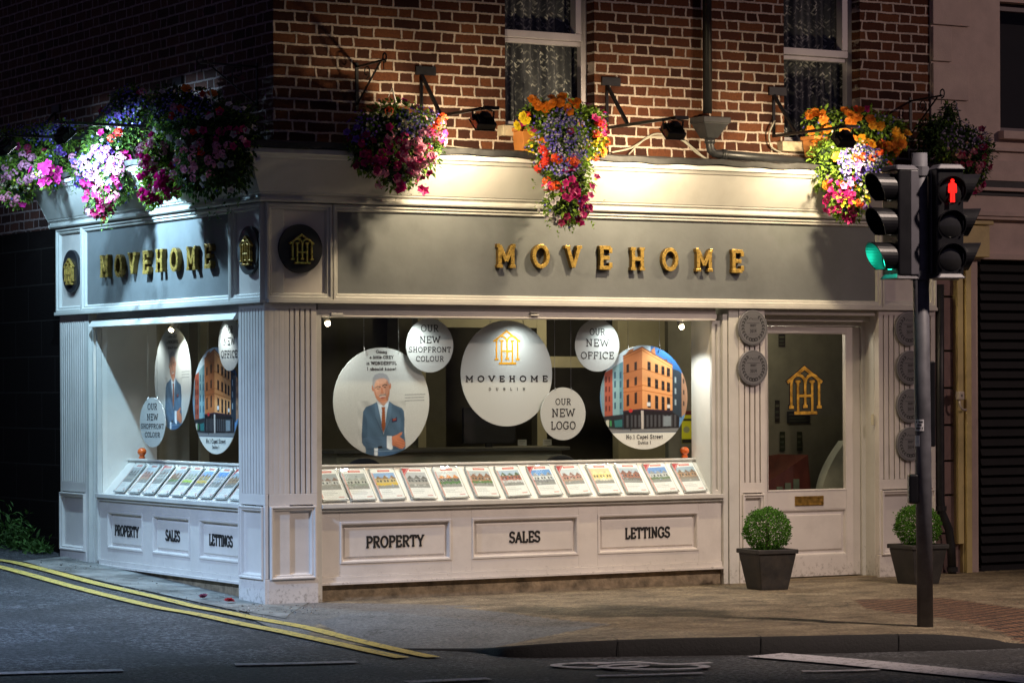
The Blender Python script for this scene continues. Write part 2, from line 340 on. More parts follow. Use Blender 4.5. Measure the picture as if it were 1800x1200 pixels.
def strokes(ch, t):
    w, sp = GL[ch]; out = []
    Y = lambda y: t/2+y*(1-t)
    for tok in sp.split():
        k = tok[0]; a = [float(q) for q in tok[1:].split(',')]
        if k == 'l': out.append(([(a[0], Y(a[1])), (a[2], Y(a[3]))], False, 1))
        elif k == 's': out.append(([(a[0]-.14, Y(a[1])), (a[0]+.14, Y(a[1]))], False, .8))
        else:
            if k == 'o': a += [0, 360]
            n = max(8, int(abs(a[5]-a[4])/12)); cl = k == 'o'
            out.append(([(a[0]+a[2]*math.cos(R(a[4]+(a[5]-a[4])*i/n)), Y(a[1]+a[3]*math.sin(R(a[4]+(a[5]-a[4])*i/n)))) for i in range(n if cl else n+1)], cl, 1))
    return w, out
def text_mb(mb, txt, cx, z, h, y, t=.14, depth=.002, width=None, sx=1., spacing=.06, wfn=None):
    tot = sum(GL[c][0] for c in txt)+spacing*(len(txt)-1)
    kx = (width/tot) if width else h*sx
    x = cx-tot*kx/2; n = 0
    for c in txt:
        w, st = strokes(c, t)
        for pts, cl, tw in st:
            n += 1
            mb.ribbon([(x+p[0]*kx, z+p[1]*h) for p in pts], t*h*tw, y-depth-(n % 7)*.00012, y-.0003, cl)
        x += (w+spacing)*kx
    return mb
def emblem_mb(mb, cx, cz, s, y, t=.13, depth=.002, grow=0.):
    px = lambda x: cx+(x-303)/165*s
    pz = lambda v: cz+(395-v)/165*s
    S_ = [([(138, 338), (300, 226), (468, 338)], 1.15), ([(175, 325), (175, 525)], 1), ([(438, 325), (438, 525)], 1), ([(306, 345), (306, 520)], 1), ([(238, 330), (238, 565)], 1), ([(372, 330), (372, 565)], 1),
          ([(238, 440), (372, 440)], .9), ([(203, 572), (420, 572)], 1.1), ([(153, 527), (198, 527)], 1.1), ([(285, 522), (328, 522)], 1.1), ([(416, 527), (462, 527)], 1.1), ([(215, 330), (262, 330)], .9), ([(348, 330), (394, 330)], .9)]
    for c in (240.5, 372): S_.append(([(c+65*math.cos(R(a)), 345-65*math.sin(R(a))) for a in range(0, 181, 15)], 1))
    for i, (pts, k) in enumerate(S_):
        q = [(px(a), pz(b)) for a, b in pts]
        if grow:
            (ax, az), (bx, bz) = q[0], q[1]; d = math.hypot(bx-ax, bz-az); q[0] = (ax-(bx-ax)/d*grow, az-(bz-az)/d*grow)
            (ax, az), (bx, bz) = q[-1], q[-2]; d = math.hypot(bx-ax, bz-az); q[-1] = (ax-(bx-ax)/d*grow, az-(bz-az)/d*grow)
        mb.ribbon(q, t*s*k+2*grow, y-depth-i*.00015, y-.0002)
    return mb

# ------------------------------------------------------------------ printed pictures: colours laid on a fine mesh
class Canvas:
    def __init__(s, nx, ny, bgc, ext=(-1, 1, -1, 1)):
        s.ext = ext; s.a = np.ones((ny, nx, 3))*np.array(lin(bgc)); s.nx, s.ny = nx, ny
        s.X, s.Y = np.meshgrid(np.linspace(ext[0], ext[1], nx), np.linspace(ext[2], ext[3], ny))
    def blend(s, mask, c, al=1.):
        c = np.array(lin(c)) if not isinstance(c, np.ndarray) else c
        mk = mask[..., None]*al; s.a = s.a*(1-mk)+c*mk
    def poly(s, pts, c, al=1.):
        acc = np.zeros(s.X.shape); dx = (s.ext[1]-s.ext[0])/s.nx/4; dy = (s.ext[3]-s.ext[2])/s.ny/4
        for ox, oy in ((-dx, -dy), (dx, -dy), (-dx, dy), (dx, dy)):
            X, Y = s.X+ox, s.Y+oy; ins = np.zeros(X.shape, bool); n = len(pts)
            for i in range(n):
                x0, y0 = pts[i]; x1, y1 = pts[(i+1) % n]
                if y0 == y1: continue
                ins ^= ((Y > min(y0, y1)) & (Y <= max(y0, y1)) & (X < (x1-x0)*(Y-y0)/(y1-y0)+x0))
            acc += ins*.25
        s.blend(acc, c, al)
    def ell(s, cx, cy, rx, ry, c, al=1., rot=0.):
        X, Y = s.X-cx, s.Y-cy; cr, sr = math.cos(rot), math.sin(rot); U = (X*cr+Y*sr)/rx; V = (-X*sr+Y*cr)/ry
        d = np.sqrt(U*U+V*V); k = min(rx, ry)/((s.ext[1]-s.ext[0])/s.nx); s.blend(np.clip((1-d)*k+.5, 0, 1), c, al)
    def line(s, pts, w, c, al=1.):
        for (x0, y0), (x1, y1) in zip(pts[:-1], pts[1:]):
            dx, dy = x1-x0, y1-y0; l2 = dx*dx+dy*dy+1e-12
            t = np.clip(((s.X-x0)*dx+(s.Y-y0)*dy)/l2, 0, 1); d = np.hypot(s.X-x0-t*dx, s.Y-y0-t*dy)
            px = (s.ext[1]-s.ext[0])/s.nx; s.blend(np.clip((w/2-d)/px+.5, 0, 1), c, al)
    def text(s, txt, cx, y, h, c, t=.16, sp=.06):
        tot = sum(GL[q][0] for q in txt)+sp*(len(txt)-1); x = cx-tot*h/2
        for ch in txt:
            w, st = strokes(ch, t)
            for pts, cl, tw in st:
                q = [(x+p[0]*h, y+p[1]*h) for p in pts]; s.line(q+[q[0]] if cl else q, t*h*tw, c)
            x += (w+sp)*h
    def noise(s, amp, k=1):
        n = RNG.normal(0, amp, (s.ny, s.nx, 1)); s.a = np.clip(s.a*(1+n), 0, 1)
    def sample(s, x, y):
        i = (np.asarray(x)-s.ext[0])/(s.ext[1]-s.ext[0])*(s.nx-1); j = (np.asarray(y)-s.ext[2])/(s.ext[3]-s.ext[2])*(s.ny-1)
        i = np.clip(i, 0, s.nx-1.001); j = np.clip(j, 0, s.ny-1.001); i0 = i.astype(int); j0 = j.astype(int); fi = (i-i0)[..., None]; fj = (j-j0)[..., None]
        return (s.a[j0, i0]*(1-fi)+s.a[j0, i0+1]*fi)*(1-fj)+(s.a[j0+1, i0]*(1-fi)+s.a[j0+1, i0+1]*fi)*fj
def print_sheet(name, cv, w, h, m, parent, loc=(0, 0, 0), rot=None, nx=40, ny=50):
    mb = MB(); X, Z = np.meshgrid(np.linspace(0, 1, nx), np.linspace(0, 1, ny))
    mb.v = [((a-.5)*w, 0, (b-.5)*h) for a, b in zip(X.ravel(), Z.ravel())]
    mb.f = [(j*nx+i, j*nx+i+1, (j+1)*nx+i+1, (j+1)*nx+i) for j in range(ny-1) for i in range(nx-1)]
    e = cv.ext; c = cv.sample(e[0]+X.ravel()*(e[1]-e[0]), e[2]+Z.ravel()*(e[3]-e[2]))
    return mesh_obj(name, mb, m, parent, loc, rot, cols=c)
def print_disc(name, cv, r, m, parent, y=0., nr=70, ns=280, thick=.006):
    mb = MB(); vs = [(0, y, 0)]; uv = [(0, 0)]
    for i in range(1, nr+1):
        for j in range(ns):
            a = 2*math.pi*j/ns; vs.append((r*i/nr*math.cos(a), y, r*i/nr*math.sin(a))); uv.append((i/nr*math.cos(a), i/nr*math.sin(a)))
    fs = [(0, 1+j, 1+(j+1) % ns) for j in range(ns)]
    for i in range(nr-1):
        for j in range(ns): fs.append((1+i*ns+j, 1+(i+1)*ns+j, 1+(i+1)*ns+(j+1) % ns, 1+i*ns+(j+1) % ns))
    b = len(vs); last = 1+(nr-1)*ns
    for j in range(ns): a = 2*math.pi*j/ns; vs.append((r*math.cos(a), y+thick, r*math.sin(a))); uv.append((math.cos(a), math.sin(a)))
    for j in range(ns): fs.append((last+j, b+j, b+(j+1) % ns, last+(j+1) % ns))
    fs.append(tuple(b+j for j in range(ns-1, -1, -1)))
    mb.v = vs; mb.f = fs; uv = np.array(uv); c = cv.sample(uv[:, 0], uv[:, 1])
    return mesh_obj(name, mb, m, parent, cols=c)
PRINT = mat_attr('printed_card', .55); PRINTG = mat_attr('printed_disc', .38, coat=.25)

# ------------------------------------------------------------------ ground, road, pavement
def mat_asphalt():
    m, nt, p = nm('asphalt'); k = NT(nt); geo = k.n('ShaderNodeNewGeometry').outputs['Position']
    f = k.noise(geo, 27, 6, .92).outputs[0]; g = k.noise(geo, 1.3, 6, .65).outputs[0]
    a = k.ramp(f, [(.43, (.005, .005, .007)), (.50, (.028, .029, .034)), (.56, (.16, .16, .175))])
    o = k.mix(k.ramp(g, [(.46, (0, 0, 0)), (.56, (1, 1, 1))]), a, k.mix(.62, a, (.018, .018, .020)))
    k.lk(o, p.inputs['Base Color']); k.lk(k.bump(k.noise(geo, 70, 3, .7).outputs[0], .8, .012), p.inputs['Normal']); p.inputs['Roughness'].default_value = .8
    return m
def mat_pave():
    m, nt, p = nm('pavement_surface'); k = NT(nt); geo = k.n('ShaderNodeNewGeometry').outputs['Position']
    at = k.n('ShaderNodeAttribute', attribute_name='Col'); sp = k.n('ShaderNodeSeparateColor'); k.lk(at.outputs['Color'], sp.inputs[0])
    mp = k.n('ShaderNodeMapping'); mp.inputs['Scale'].default_value = (.8, 1.2, 1); mp.inputs['Rotation'].default_value = (0, 0, R(14)); k.lk(geo, mp.inputs[0])
    g = k.noise(mp.outputs[0], 3.2, 9, .72).outputs[0]; f = k.noise(geo, 36, 6, .92).outputs[0]
    conc = k.ramp(g, [(.30, (.035, .025, .015)), (.45, (.13, .10, .065)), (.60, (.22, .175, .115)), (.74, (.36, .30, .22))])
    grey = k.ramp(k.noise(geo, 2, 6, .6).outputs[0], [(.3, (.09, .092, .098)), (.7, (.145, .148, .155))])
    mpb = k.n('ShaderNodeMapping'); mpb.inputs['Rotation'].default_value = (0, 0, R(-24)); k.lk(geo, mpb.inputs[0])
    br = k.n('ShaderNodeTexBrick'); k.lk(mpb.outputs[0], br.inputs[0]); br.inputs['Scale'].default_value = 1; br.inputs['Brick Width'].default_value = .1; br.inputs['Row Height'].default_value = .1; br.inputs['Mortar Size'].default_value = .011; br.offset = .5
    br.inputs['Color1'].default_value = (.17, .088, .05, 1); br.inputs['Color2'].default_value = (.12, .062, .038, 1); br.inputs['Mortar'].default_value = (.018, .014, .012, 1)
    o = k.mix(sp.outputs[0], conc, grey); o = k.mix(sp.outputs[1], o, br.outputs['Color'])
    sk = k.ramp(f, [(.40, (.35, .35, .35)), (.5, (1, 1, 1)), (.60, (1.7, 1.7, 1.7))])
    mu = k.n('ShaderNodeMix', data_type='RGBA', blend_type='MULTIPLY'); mu.inputs[0].default_value = 1; k.lk(o, mu.inputs[6]); k.lk(sk, mu.inputs[7])
    # cracks and joints
    vo = k.n('ShaderNodeTexVoronoi', feature='DISTANCE_TO_EDGE'); vo.inputs['Scale'].default_value = .8; 
    va = k.n('ShaderNodeVectorMath', operation='ADD'); nn = k.noise(geo, 3, 4, .6); k.lk(geo, va.inputs[0]); k.lk(nn.outputs['Color'], va.inputs[1]); k.lk(va.outputs[0], vo.inputs['Vector'])
    cr = k.m('LESS_THAN', vo.outputs['Distance'], .006)
    k.lk(k.mix(k.m('MULTIPLY', cr, .75), mu.outputs[2], (.02, .017, .014)), p.inputs['Base Color'])
    k.lk(k.bump(k.m('ADD', f, k.m('MULTIPLY', br.outputs['Fac'], k.m('MULTIPLY', sp.outputs[1], -2.))), .6, .006), p.inputs['Normal']); p.inputs['Roughness'].default_value = .75
    return m
ASPH = mat_asphalt(); PAVE = mat_pave()
def grid_mesh(xs, ys, zf):
    mb = MB(); nx = len(xs); mb.v = [(x, y, zf(x, y)) for y in ys for x in xs]
    mb.f = [(j*nx+i, j*nx+i+1, (j+1)*nx+i+1, (j+1)*nx+i) for j in range(len(ys)-1) for i in range(nx-1)]; return mb
xs = [-120, -60, -30, -18]+list(np.arange(-12, 14, .4))+[16, 24, 40, 80, 140]; ys = [-120, -60, -30, -20]+list(np.arange(-14, 14, .4))+[18, 30, 60, 120]
o = mesh_obj('road', grid_mesh(xs, ys, terrain), ASPH, smooth=True); struct(o)
KERB = [(-.42, -.60, 0), (-.62, -1.2, .0), (-.66, -1.9, .0), (-.48, -2.6, .004), (-.036, -3.08, .02), (.02, -3.45, .065), (.405, -3.70, .095), (.95, -3.93, .107), (1.508, -4.186, .11), (2.292, -4.46, .108), (2.60, -4.57, .095), (2.894, -4.66, .06), (3.117, -4.72, .026), (3.9, -5.05, .02), (6, -6.1, .02), (9, -7.6, .10), (14, -10, .11)]
def kerb_pts(n=160):
    P = [Vector(p) for p in KERB]; out = []
    for i in range(len(P)-1):
        p0, p1, p2, p3 = P[max(i-1, 0)], P[i], P[i+1], P[min(i+2, len(P)-1)]
        for k in range(10):
            t = k/10; q = .5*((2*p1)+(p2-p0)*t+(2*p0-5*p1+4*p2-p3)*t*t+(3*p1-p0-3*p2+p3)*t**3); out.append(q)
    out.append(P[-1]); return out
KP = kerb_pts()
def pk(q): return terrain(q.x, q.y)+max(.006, q.z)
pv = MB(); cols = []; NV = 70; nk = len(KP)
def inpoly(x, y, poly):
    c = False
    for i in range(len(poly)):
        x0, y0 = poly[i]; x1, y1 = poly[(i+1) % len(poly)]
        if (y0 > y) != (y1 > y) and x < (x1-x0)*(y-y0)/(y1-y0)+x0: c = not c
    return c
gz = [G(*p)[:2] for p in [(560, 1096), (600, 1082), (700, 1071), (800, 1069), (880, 1076), (1000, 1096), (1075, 1110), (1000, 1124), (930, 1140), (860, 1150), (760, 1150), (640, 1135)]]
gz2 = [G(*p)[:2] for p in [(420, 1050), (567, 1060), (700, 1062), (850, 1066), (700, 1072), (600, 1083), (556, 1100), (540, 1120), (400, 1100)]]
br = [G(*p)[:2] for p in [(1500, 1055), (1660, 1052), (1800, 1075), (2100, 1120), (2100, 1160), (1800, 1137), (1700, 1112), (1600, 1090), (1520, 1072)]]
KX = KP
for i in range(nk*2-1):
    q = KX[i//2] if i % 2 == 0 else (KX[i//2]+KX[i//2+1])/2
    a0 = Vector((max(.0, q.x*1.0+.35 if q.x < 2 else q.x), .35)) if q.y > -4 else Vector((q.x+.2, .35))
    if i == 0: a0 = Vector((.0, .35))
    f0 = i/(nk*2-2); a0.x = -0.05+f0*14.2
    for j in range(NV+1):
        v = j/NV; x = a0.x*(1-v)+q.x*v; y = a0.y*(1-v)+q.y*v; wk = sst((v-.55)/.45); T_ = terrain(x, y)
        z = max(0*(1-wk)+pk(q)*wk, T_+.006) if q.z > .01 else max(T_+.006, 0*(1-wk)+pk(q)*wk)
        pv.v.append((x, y, z))
        cols.append((1. if inpoly(x, y, gz) else (.8 if inpoly(x, y, gz2) else 0.), 1. if inpoly(x, y, br) else 0., 0.))
for i in range(nk*2-2):
    for j in range(NV): pv.f.append((i*(NV+1)+j, i*(NV+1)+j+1, (i+1)*(NV+1)+j+1, (i+1)*(NV+1)+j))
struct(mesh_obj('pavement', pv, PAVE, smooth=True, cols=cols))
kb = MB(); n = len(KP); KM = mat('kerb_concrete', (.011, .010, .011), .85, var=.4, scale=5, bump=.7, bscale=50, bdist=.006)
for q in KP:
    z1 = pk(q); t = terrain(q.x, q.y); kb.v += [(q.x, q.y, z1+.002), (q.x-.012, q.y-.022, z1-.008), (q.x-.02, q.y-.035, t-.03)]
for i in range(n-1):
    for j in range(2): kb.f.append((i*3+j, i*3+j+1, (i+1)*3+j+1, (i+1)*3+j))
jm = MB(); acc = 0
for a_, b_ in zip(KP[:-1], KP[1:]):
    acc += (b_-a_).length
    if acc > .9 and b_.z > .03:
        acc = 0; d_ = Vector((b_.x-a_.x, b_.y-a_.y, 0)).normalized(); z1 = pk(b_); t0 = terrain(b_.x, b_.y); n_ = Vector((d_.y, -d_.x, 0)); n_ = n_ if n_.y < 0 else -n_
        p_ = Vector((b_.x, b_.y, 0)); w_ = d_*.003
        jm.add([p_-w_+Vector((0, 0, z1+.005)), p_+w_+Vector((0, 0, z1+.005)), p_+w_+n_*.028+Vector((0, 0, z1-.006)), p_-w_+n_*.028+Vector((0, 0, z1-.006)), p_+w_+n_*.045+Vector((0, 0, t0)), p_-w_+n_*.045+Vector((0, 0, t0)), p_-w_-n_*.14+Vector((0, 0, z1+.006)), p_+w_-n_*.14+Vector((0, 0, z1+.006))], [(0, 1, 2, 3), (3, 2, 4, 5), (6, 7, 1, 0)])
struct(mesh_obj('kerb', kb, KM, smooth=True)); struct(mesh_obj('kerb_joints', jm, mat('joint_dark', (.006, .006, .006), .9)))
# concrete strip along the side street
strip = MB(); A = [(60, 966), (105, 972), (160, 982), (250, 1003), (330, 1022), (420, 1045), (470, 1062)]; B = [(40, 978), (75, 993), (110, 1003), (190, 1024), (300, 1049), (400, 1071), (500, 1088)]
NS = 60
def samp(pl, t):
    t *= len(pl)-1; i = min(int(t), len(pl)-2); f = t-i; return (pl[i][0]*(1-f)+pl[i+1][0]*f, pl[i][1]*(1-f)+pl[i+1][1]*f)
for i in range(NS+1):
    a = G(*samp(A, i/NS)); b = G(*samp(B, i/NS))
    a = (a[0]+.35, a[1], 0)
    for j in range(7):
        v = j/6; x = a[0]*(1-v)+b[0]*v; y = a[1]*(1-v)+b[1]*v+(.03*math.sin(i*.9)+.02*math.sin(i*2.3) if j == 6 else 0); strip.v.append((x, y, terrain(x, y)+.010))
for i in range(NS):
    for j in range(6): strip.f.append((i*7+j, (i+1)*7+j, (i+1)*7+j+1, i*7+j+1))
struct(mesh_obj('side_footway', strip, mat('side_concrete', (.21, .21, .20), .8, var=.45, scale=4, bump=.7, bscale=40, bdist=.008, dirt=('1c1a18', .7)), smooth=True))
def ground_ribbon(name, pts, w, m, lift=.012, n=60):
    P = [Vector(G(*p)[:2]) for p in pts]; Q = []
    for i in range(len(P)-1):
        p0, p1, p2, p3 = P[max(i-1, 0)], P[i], P[i+1], P[min(i+2, len(P)-1)]
        for k in range(10):
            t = k/10; Q.append(.5*((2*p1)+(p2-p0)*t+(2*p0-5*p1+4*p2-p3)*t*t+(3*p1-p0-3*p2+p3)*t**3))
    Q.append(P[-1]); mb = MB()
    for i, q in enumerate(Q):
        t = (Q[min(i+1, len(Q)-1)]-Q[max(i-1, 0)]).normalized(); nn = Vector((-t.y, t.x))*w/2
        for s_ in (-1, 0, 1): c = q+nn*s_; mb.v.append((c.x, c.y, terrain(c.x, c.y)+lift))
    for i in range(len(Q)-1):
        for j in range(2): mb.f.append((i*3+j, (i+1)*3+j, (i+1)*3+j+1, i*3+j+1))
    return struct(mesh_obj(name, mb, m, smooth=True))
def mat_line(name, c):
    m, nt, p = nm(name); k = NT(nt); geo = k.n('ShaderNodeNewGeometry').outputs['Position']
    f = k.ramp(k.noise(geo, 24, 8, .85).outputs[0], [(.40, (.05, .05, .05)), (.48, c)]); k.lk(f, p.inputs['Base Color']); p.inputs['Roughness'].default_value = .75
    k.lk(k.bump(k.noise(geo, 90, 2).outputs[0], .5, .008), p.inputs['Normal']); return m
YEL = mat_line('yellow_road_paint', (.55, .42, .10)); WLN = mat_line('white_road_paint', (.50, .47, .50))
ground_ribbon('yellow_line', [(-90, 945), (0, 975), (67, 995), (167, 1025), (300, 1057), (433, 1085), (533, 1105), (600, 1122), (690, 1142), (762, 1157)], .10, YEL)
ground_ribbon('yellow_line', [(-90, 962), (0, 992), (133, 1033), (267, 1067), (400, 1093), (500, 1115), (600, 1135), (660, 1148), (708, 1158)], .10, YEL)
ground_ribbon('white_line', [(413, 1170), (520, 1168), (627, 1165)], .12, WLN)
ground_ribbon('white_line', [(-120, 1190), (60, 1184), (216, 1180)], .12, WLN)
ground_ribbon('white_line', [(715, 1201), (780, 1198), (860, 1195)], .12, WLN)
ground_ribbon('white_line', [(1048, 1190), (1140, 1188), (1236, 1185)], .07, WLN)
ground_ribbon('white_line', [(1410, 1182), (1480, 1181), (1545, 1179)], .07, WLN)
ground_ribbon('white_line', [(1345, 1153), (1500, 1166), (1640, 1180), (1800, 1196), (1960, 1212)], .34, WLN)
def ring(cx, cy, rx, ry): return [(cx+rx*math.cos(a), cy+ry*math.sin(a)) for a in np.linspace(0, 2*math.pi, 17)]
ground_ribbon('cycle_marking', ring(1055, 1171.5, 78, 4.5), .07, WLN); ground_ribbon('cycle_marking', ring(1150, 1175, 90, 4.6), .07, WLN, lift=.016)
ground_ribbon('cycle_marking', [(1040, 1172), (1110, 1168), (1180, 1172), (1250, 1169)], .07, WLN, lift=.020)

# ------------------------------------------------------------------ the shop building
bld = thing('shop_building', 'red brick corner shop with pale grey joinery, fluted pilasters and lit display windows', 'building')
ROT = {'m': None, 's': (0, 0, -math.pi/2)}
def part(name, mb, m, side='m', parent=None, bevel=.003, **k): return mesh_obj(name, mb, m, parent or bld, rot=ROT[side] if (parent is None or parent is bld) else None, bevel=bevel, **k)
WY = .16
def wall_with_holes(mb, x0, x1, z0, z1, y0, y1, holes):
    xs_ = x0
    for hx0, hx1, hz0, hz1 in holes:
        mb.box(xs_, hx0, y0, y1, z0, z1)
        if hz0 > z0: mb.box(hx0, hx1, y0, y1, z0, hz0)
        if hz1 < z1: mb.box(hx0, hx1, y0, y1, hz1, z1)
        xs_ = hx1
    mb.box(xs_, x1, y0, y1, z0, z1)
w1 = (M(888, 150, WY)[0], M(1045, 150, WY)[0], 3.58, 5.4); w2 = (M(1378, 150, WY)[0], M(1512, 150, WY)[0], 3.56, 5.4)
WEND = M(1634, 150, WY)[0]
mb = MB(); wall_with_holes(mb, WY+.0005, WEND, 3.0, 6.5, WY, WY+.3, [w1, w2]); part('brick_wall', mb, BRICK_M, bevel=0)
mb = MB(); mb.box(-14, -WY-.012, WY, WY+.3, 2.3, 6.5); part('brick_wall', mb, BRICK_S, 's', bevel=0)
LACE = None
def mat_lace():
    m, nt, p = nm('lace_curtain'); k = NT(nt); geo = k.n('ShaderNodeNewGeometry').outputs['Position']
    mp = k.n('ShaderNodeMapping'); mp.inputs['Scale'].default_value = (13, 13, 9); k.lk(geo, mp.inputs[0])
    va = k.n('ShaderNodeVectorMath', operation='ADD'); nn = k.noise(geo, 7, 2); k.lk(mp.outputs[0], va.inputs[0]); k.lk(nn.outputs['Color'], va.inputs[1])
    vo = k.n('ShaderNodeTexVoronoi', feature='F1'); k.lk(va.outputs[0], vo.inputs['Vector']); vo.inputs['Scale'].default_value = 1.
    vo.inputs['Randomness'].default_value = 1
    wv = k.n('ShaderNodeTexWave', wave_type='BANDS', bands_direction='X'); wv.inputs['Scale'].default_value = 1.2; wv.inputs['Distortion'].default_value = 3
    k.lk(geo, wv.inputs[0])
    f = None
    for ang_ in (35, -35):
        m2 = k.n('ShaderNodeMapping'); m2.inputs['Rotation'].default_value = (0, R(ang_), 0); k.lk(geo, m2.inputs[0])
        m3 = k.n('ShaderNodeMapping'); m3.inputs['Scale'].default_value = (52, 1, 17); k.lk(m2.outputs[0], m3.inputs[0])
        v2 = k.n('ShaderNodeTexVoronoi', feature='F1', voronoi_dimensions='3D'); k.lk(m3.outputs[0], v2.inputs['Vector']); v2.inputs['Scale'].default_value = 1
        l2 = k.ramp(v2.outputs['Distance'], [(.22, (1, 1, 1)), (.36, (0, 0, 0))]); f = l2 if f is None else k.m('MAXIMUM', f, l2)
    f = k.m('MULTIPLY', f, k.ramp(k.noise(geo, 9, 2).outputs[0], [(.42, (.1, .1, .1)), (.58, (.8, .8, .8))]))
    k.lk(k.mix(f, k.mix(wv.outputs[1], (.03, .033, .04), (.085, .09, .10)), (.6, .6, .56)), p.inputs['Base Color']); p.inputs['Roughness'].default_value = .9; return m
LACE = mat_lace()
UPVC = mat('window_frame_paint', (.50, .46, .50), .4, var=.06, scale=6)
for (x0, x1, z0, z1), pyr in ((w1, 70), (w2, 100)):
    fr = MB(); y0, y1 = .27, .33; zr = M(950, pyr, .28)[1] if pyr == 70 else M(1430, pyr, .28)[1]
    fr.box(x0, x0+.012, y0, y1, z0, z1); fr.box(x1-.055, x1, y0, y1, z0, z1); fr.box(x0+.012, x1-.055, y0+.01, y1, z0, z0+.05)
    fr.box(x0+.012, x1-.055, y0+.006, y1, zr-.035, zr+.0); fr.box(x0+.012, x1-.055, y0-.02, y1, zr+.001, zr+.06); fr.box(x1-.115, x1-.056, y0-.02, y1, zr+.061, z1-.03)
    fo = part('window', fr, UPVC, bevel=.004)
    gl = MB(); gl.add([(x0+.02, .305, z0+.04), (x1-.05, .305, z0+.04), (x1-.05, .305, z1), (x0+.02, .305, z1)], [(0, 1, 2, 3)]); mesh_obj('pane', gl, GLASS, fo)
    cu = MB(); nn = 90
    for i in range(nn+1):
        x = x0+(x1-x0)*i/nn; cu.v += [(x, .40+.018*math.sin(i*.75)+.01*math.sin(i*.31), z0), (x, .40+.018*math.sin(i*.75)+.01*math.sin(i*.31), z1)]
    cu.f = [(2*i, 2*i+2, 2*i+3, 2*i+1) for i in range(nn)]; mesh_obj('lace_curtain', cu, LACE, fo, smooth=True)
    rv = MB(); rv.box(x0-.001, x0+.0, .17, .26, z0, z1)
    sl = MB(); sl.box(x0-.07, x1+.05, .08, .262, z0-.085, z0-.002); part('window_sill', sl, SILL, bevel=.008)
mb = MB(); mb.box(2, 3.2, .5, .52, 3.1, 6); mb.box(4.6, 5.7, .5, .52, 3.1, 6); part('room_backing', mb, mat('dark_room', (.01, .01, .012), .9), bevel=0)

# cornice, mitred round the corner
XR = 6.20; YL = 4.08
prof = [(-.16, 2.93), (.045, 2.93), (.055, 2.94), (.055, 2.955), (.040, 2.965), (.040, 2.978), (.060, 2.990), (.062, 3.002), (.068, 3.004), (.195, 3.235), (.205, 3.237), (.225, 3.262), (.240, 3.266), (.240, 3.300), (.220, 3.312), (-.16, 3.33)]
mb = MB()
for d, z in prof: mb.v += [(XR, -d, z), (-d, -d, z), (-d, YL, z)]
n = len(prof)
for i in range(n-1):
    for j in range(2): mb.f.append((i*3+j+1, i*3+j, (i+1)*3+j, (i+1)*3+j+1))
mb.f.append(tuple(i*3 for i in range(n))); mb.f.append(tuple(i*3+2 for i in range(n-1, -1, -1)))
mesh_obj('cornice', mb, CREAM, bld, bevel=.002)
mb = MB(); pr = [(.262, 3.305), (.268, 3.345), (.20, 3.36), (-.155, 3.395), (-.155, 3.345), (.20, 3.335)]
for i in range(61):
    x = XR+.03-(XR+.03)*i/60; 
    for q, (d, z) in enumerate(pr): mb.v.append((x if i < 60 else -d, -d, z+(.006*math.sin(i*1.7)+.004*math.sin(i*.6) if q in (0, 1) else 0)))
for i in range(1, 51):
    y = -pr[0][0]+(YL+.05)*i/50
    for q, (d, z) in enumerate(pr): mb.v.append((-d, max(y, -d), z+(.006*math.sin(i*1.3) if q in (0, 1) else 0)))
for i in range(110):
    for j in range(6): mb.f.append((i*6+j, i*6+(j+1) % 6, (i+1)*6+(j+1) % 6, (i+1)*6+j))
mesh_obj('ledge_flashing', mb, LEAD, bld)

# fascia
MOULD = [(0, .03), (0, -.026), (.018, -.026), (.024, -.012), (.040, -.012), (.046, .004), (.05, .012)]
def fascia(side, x0, x1, cells):
    mb = MB(); mb.box(x0, x1, .016, .16, 2.205, 2.93)
    for c0, c1, sign in cells: mb.frame(c0, c1, 2.222, 2.922, MOULD, fill=False)
    mb.box(x0, x1, -.034, .016, 2.196, 2.2225)
    return part('fascia', mb, PAINT if False else CREAM, side)
fascia('m', .02, 6.17, [(.012, .545, 0), (.552, 5.60, 1), (5.607, 6.165, 0)])
mb = MB(); mb.box(0, .02, 0, .02, 2.196, 2.93)
fascia('s', -4.02, .0, [(-4.0, -3.44, 0), (-3.435, -.545, 1), (-.538, -.012, 0)])
mb = MB(); mb.box(.05, .525, .0125, .016, 2.27, 2.88); mb.box(5.65, 6.12, .0125, .016, 2.27, 2.88); part('block_panel', mb, PAINT, bevel=0)
mb = MB(); mb.box(-3.955, -3.485, .0125, .016, 2.27, 2.88); mb.box(-.495, -.055, .0125, .016, 2.27, 2.88); part('block_panel', mb, PAINT, 's', bevel=0)

# pilasters
def pilaster(side, x0, x1, ng, zb=-.15, zbot=.17, gm=.05, rib=False):
    mb = MB(); D = .036
    mb.box(x0+.001, x1-.001, D, .2, zb+.02, 2.19)                      # body at the depth of the grooves
    g0 = x0+gm; g1 = x1-gm; gw = .012 if not rib else .014; st = (g1-g0)/(ng-1) if ng > 1 else 0
    xa = x0
    for i in range(ng):
        c = g0+st*i; mb.box(xa, c-gw/2, 0, D, .805, 2.155); xa = c+gw/2
    mb.box(xa, x1, 0, D, .805, 2.155)
    mb.box(x0, x1, 0, D, 2.155, 2.195); mb.box(x0, x1, 0, D, .725, .805)
    pm = .03
    mb.box(x0, x0+pm, 0, D, zbot+.02, .725); mb.box(x1-pm, x1, 0, D, zbot+.02, .725)
    mb.frame(x0+pm*.6, x1-pm*.6, zbot+.015, .715, [(0, .01), (0, -.022), (.012, -.022), (.018, -.010), (.030, -.010), (.036, .012), (.042, .018)])
    mb.box(x0-.004, x1+.004, -.006, D, zb, zbot+.018)
    return part('pilaster', mb, PAINT, side, bevel=.0025)
pilaster('m', .022, .423, 8); pilaster('s', -.438, .0, 8)
XB0, XB1 = M(1300, 700)[0], M(1345, 700)[0]
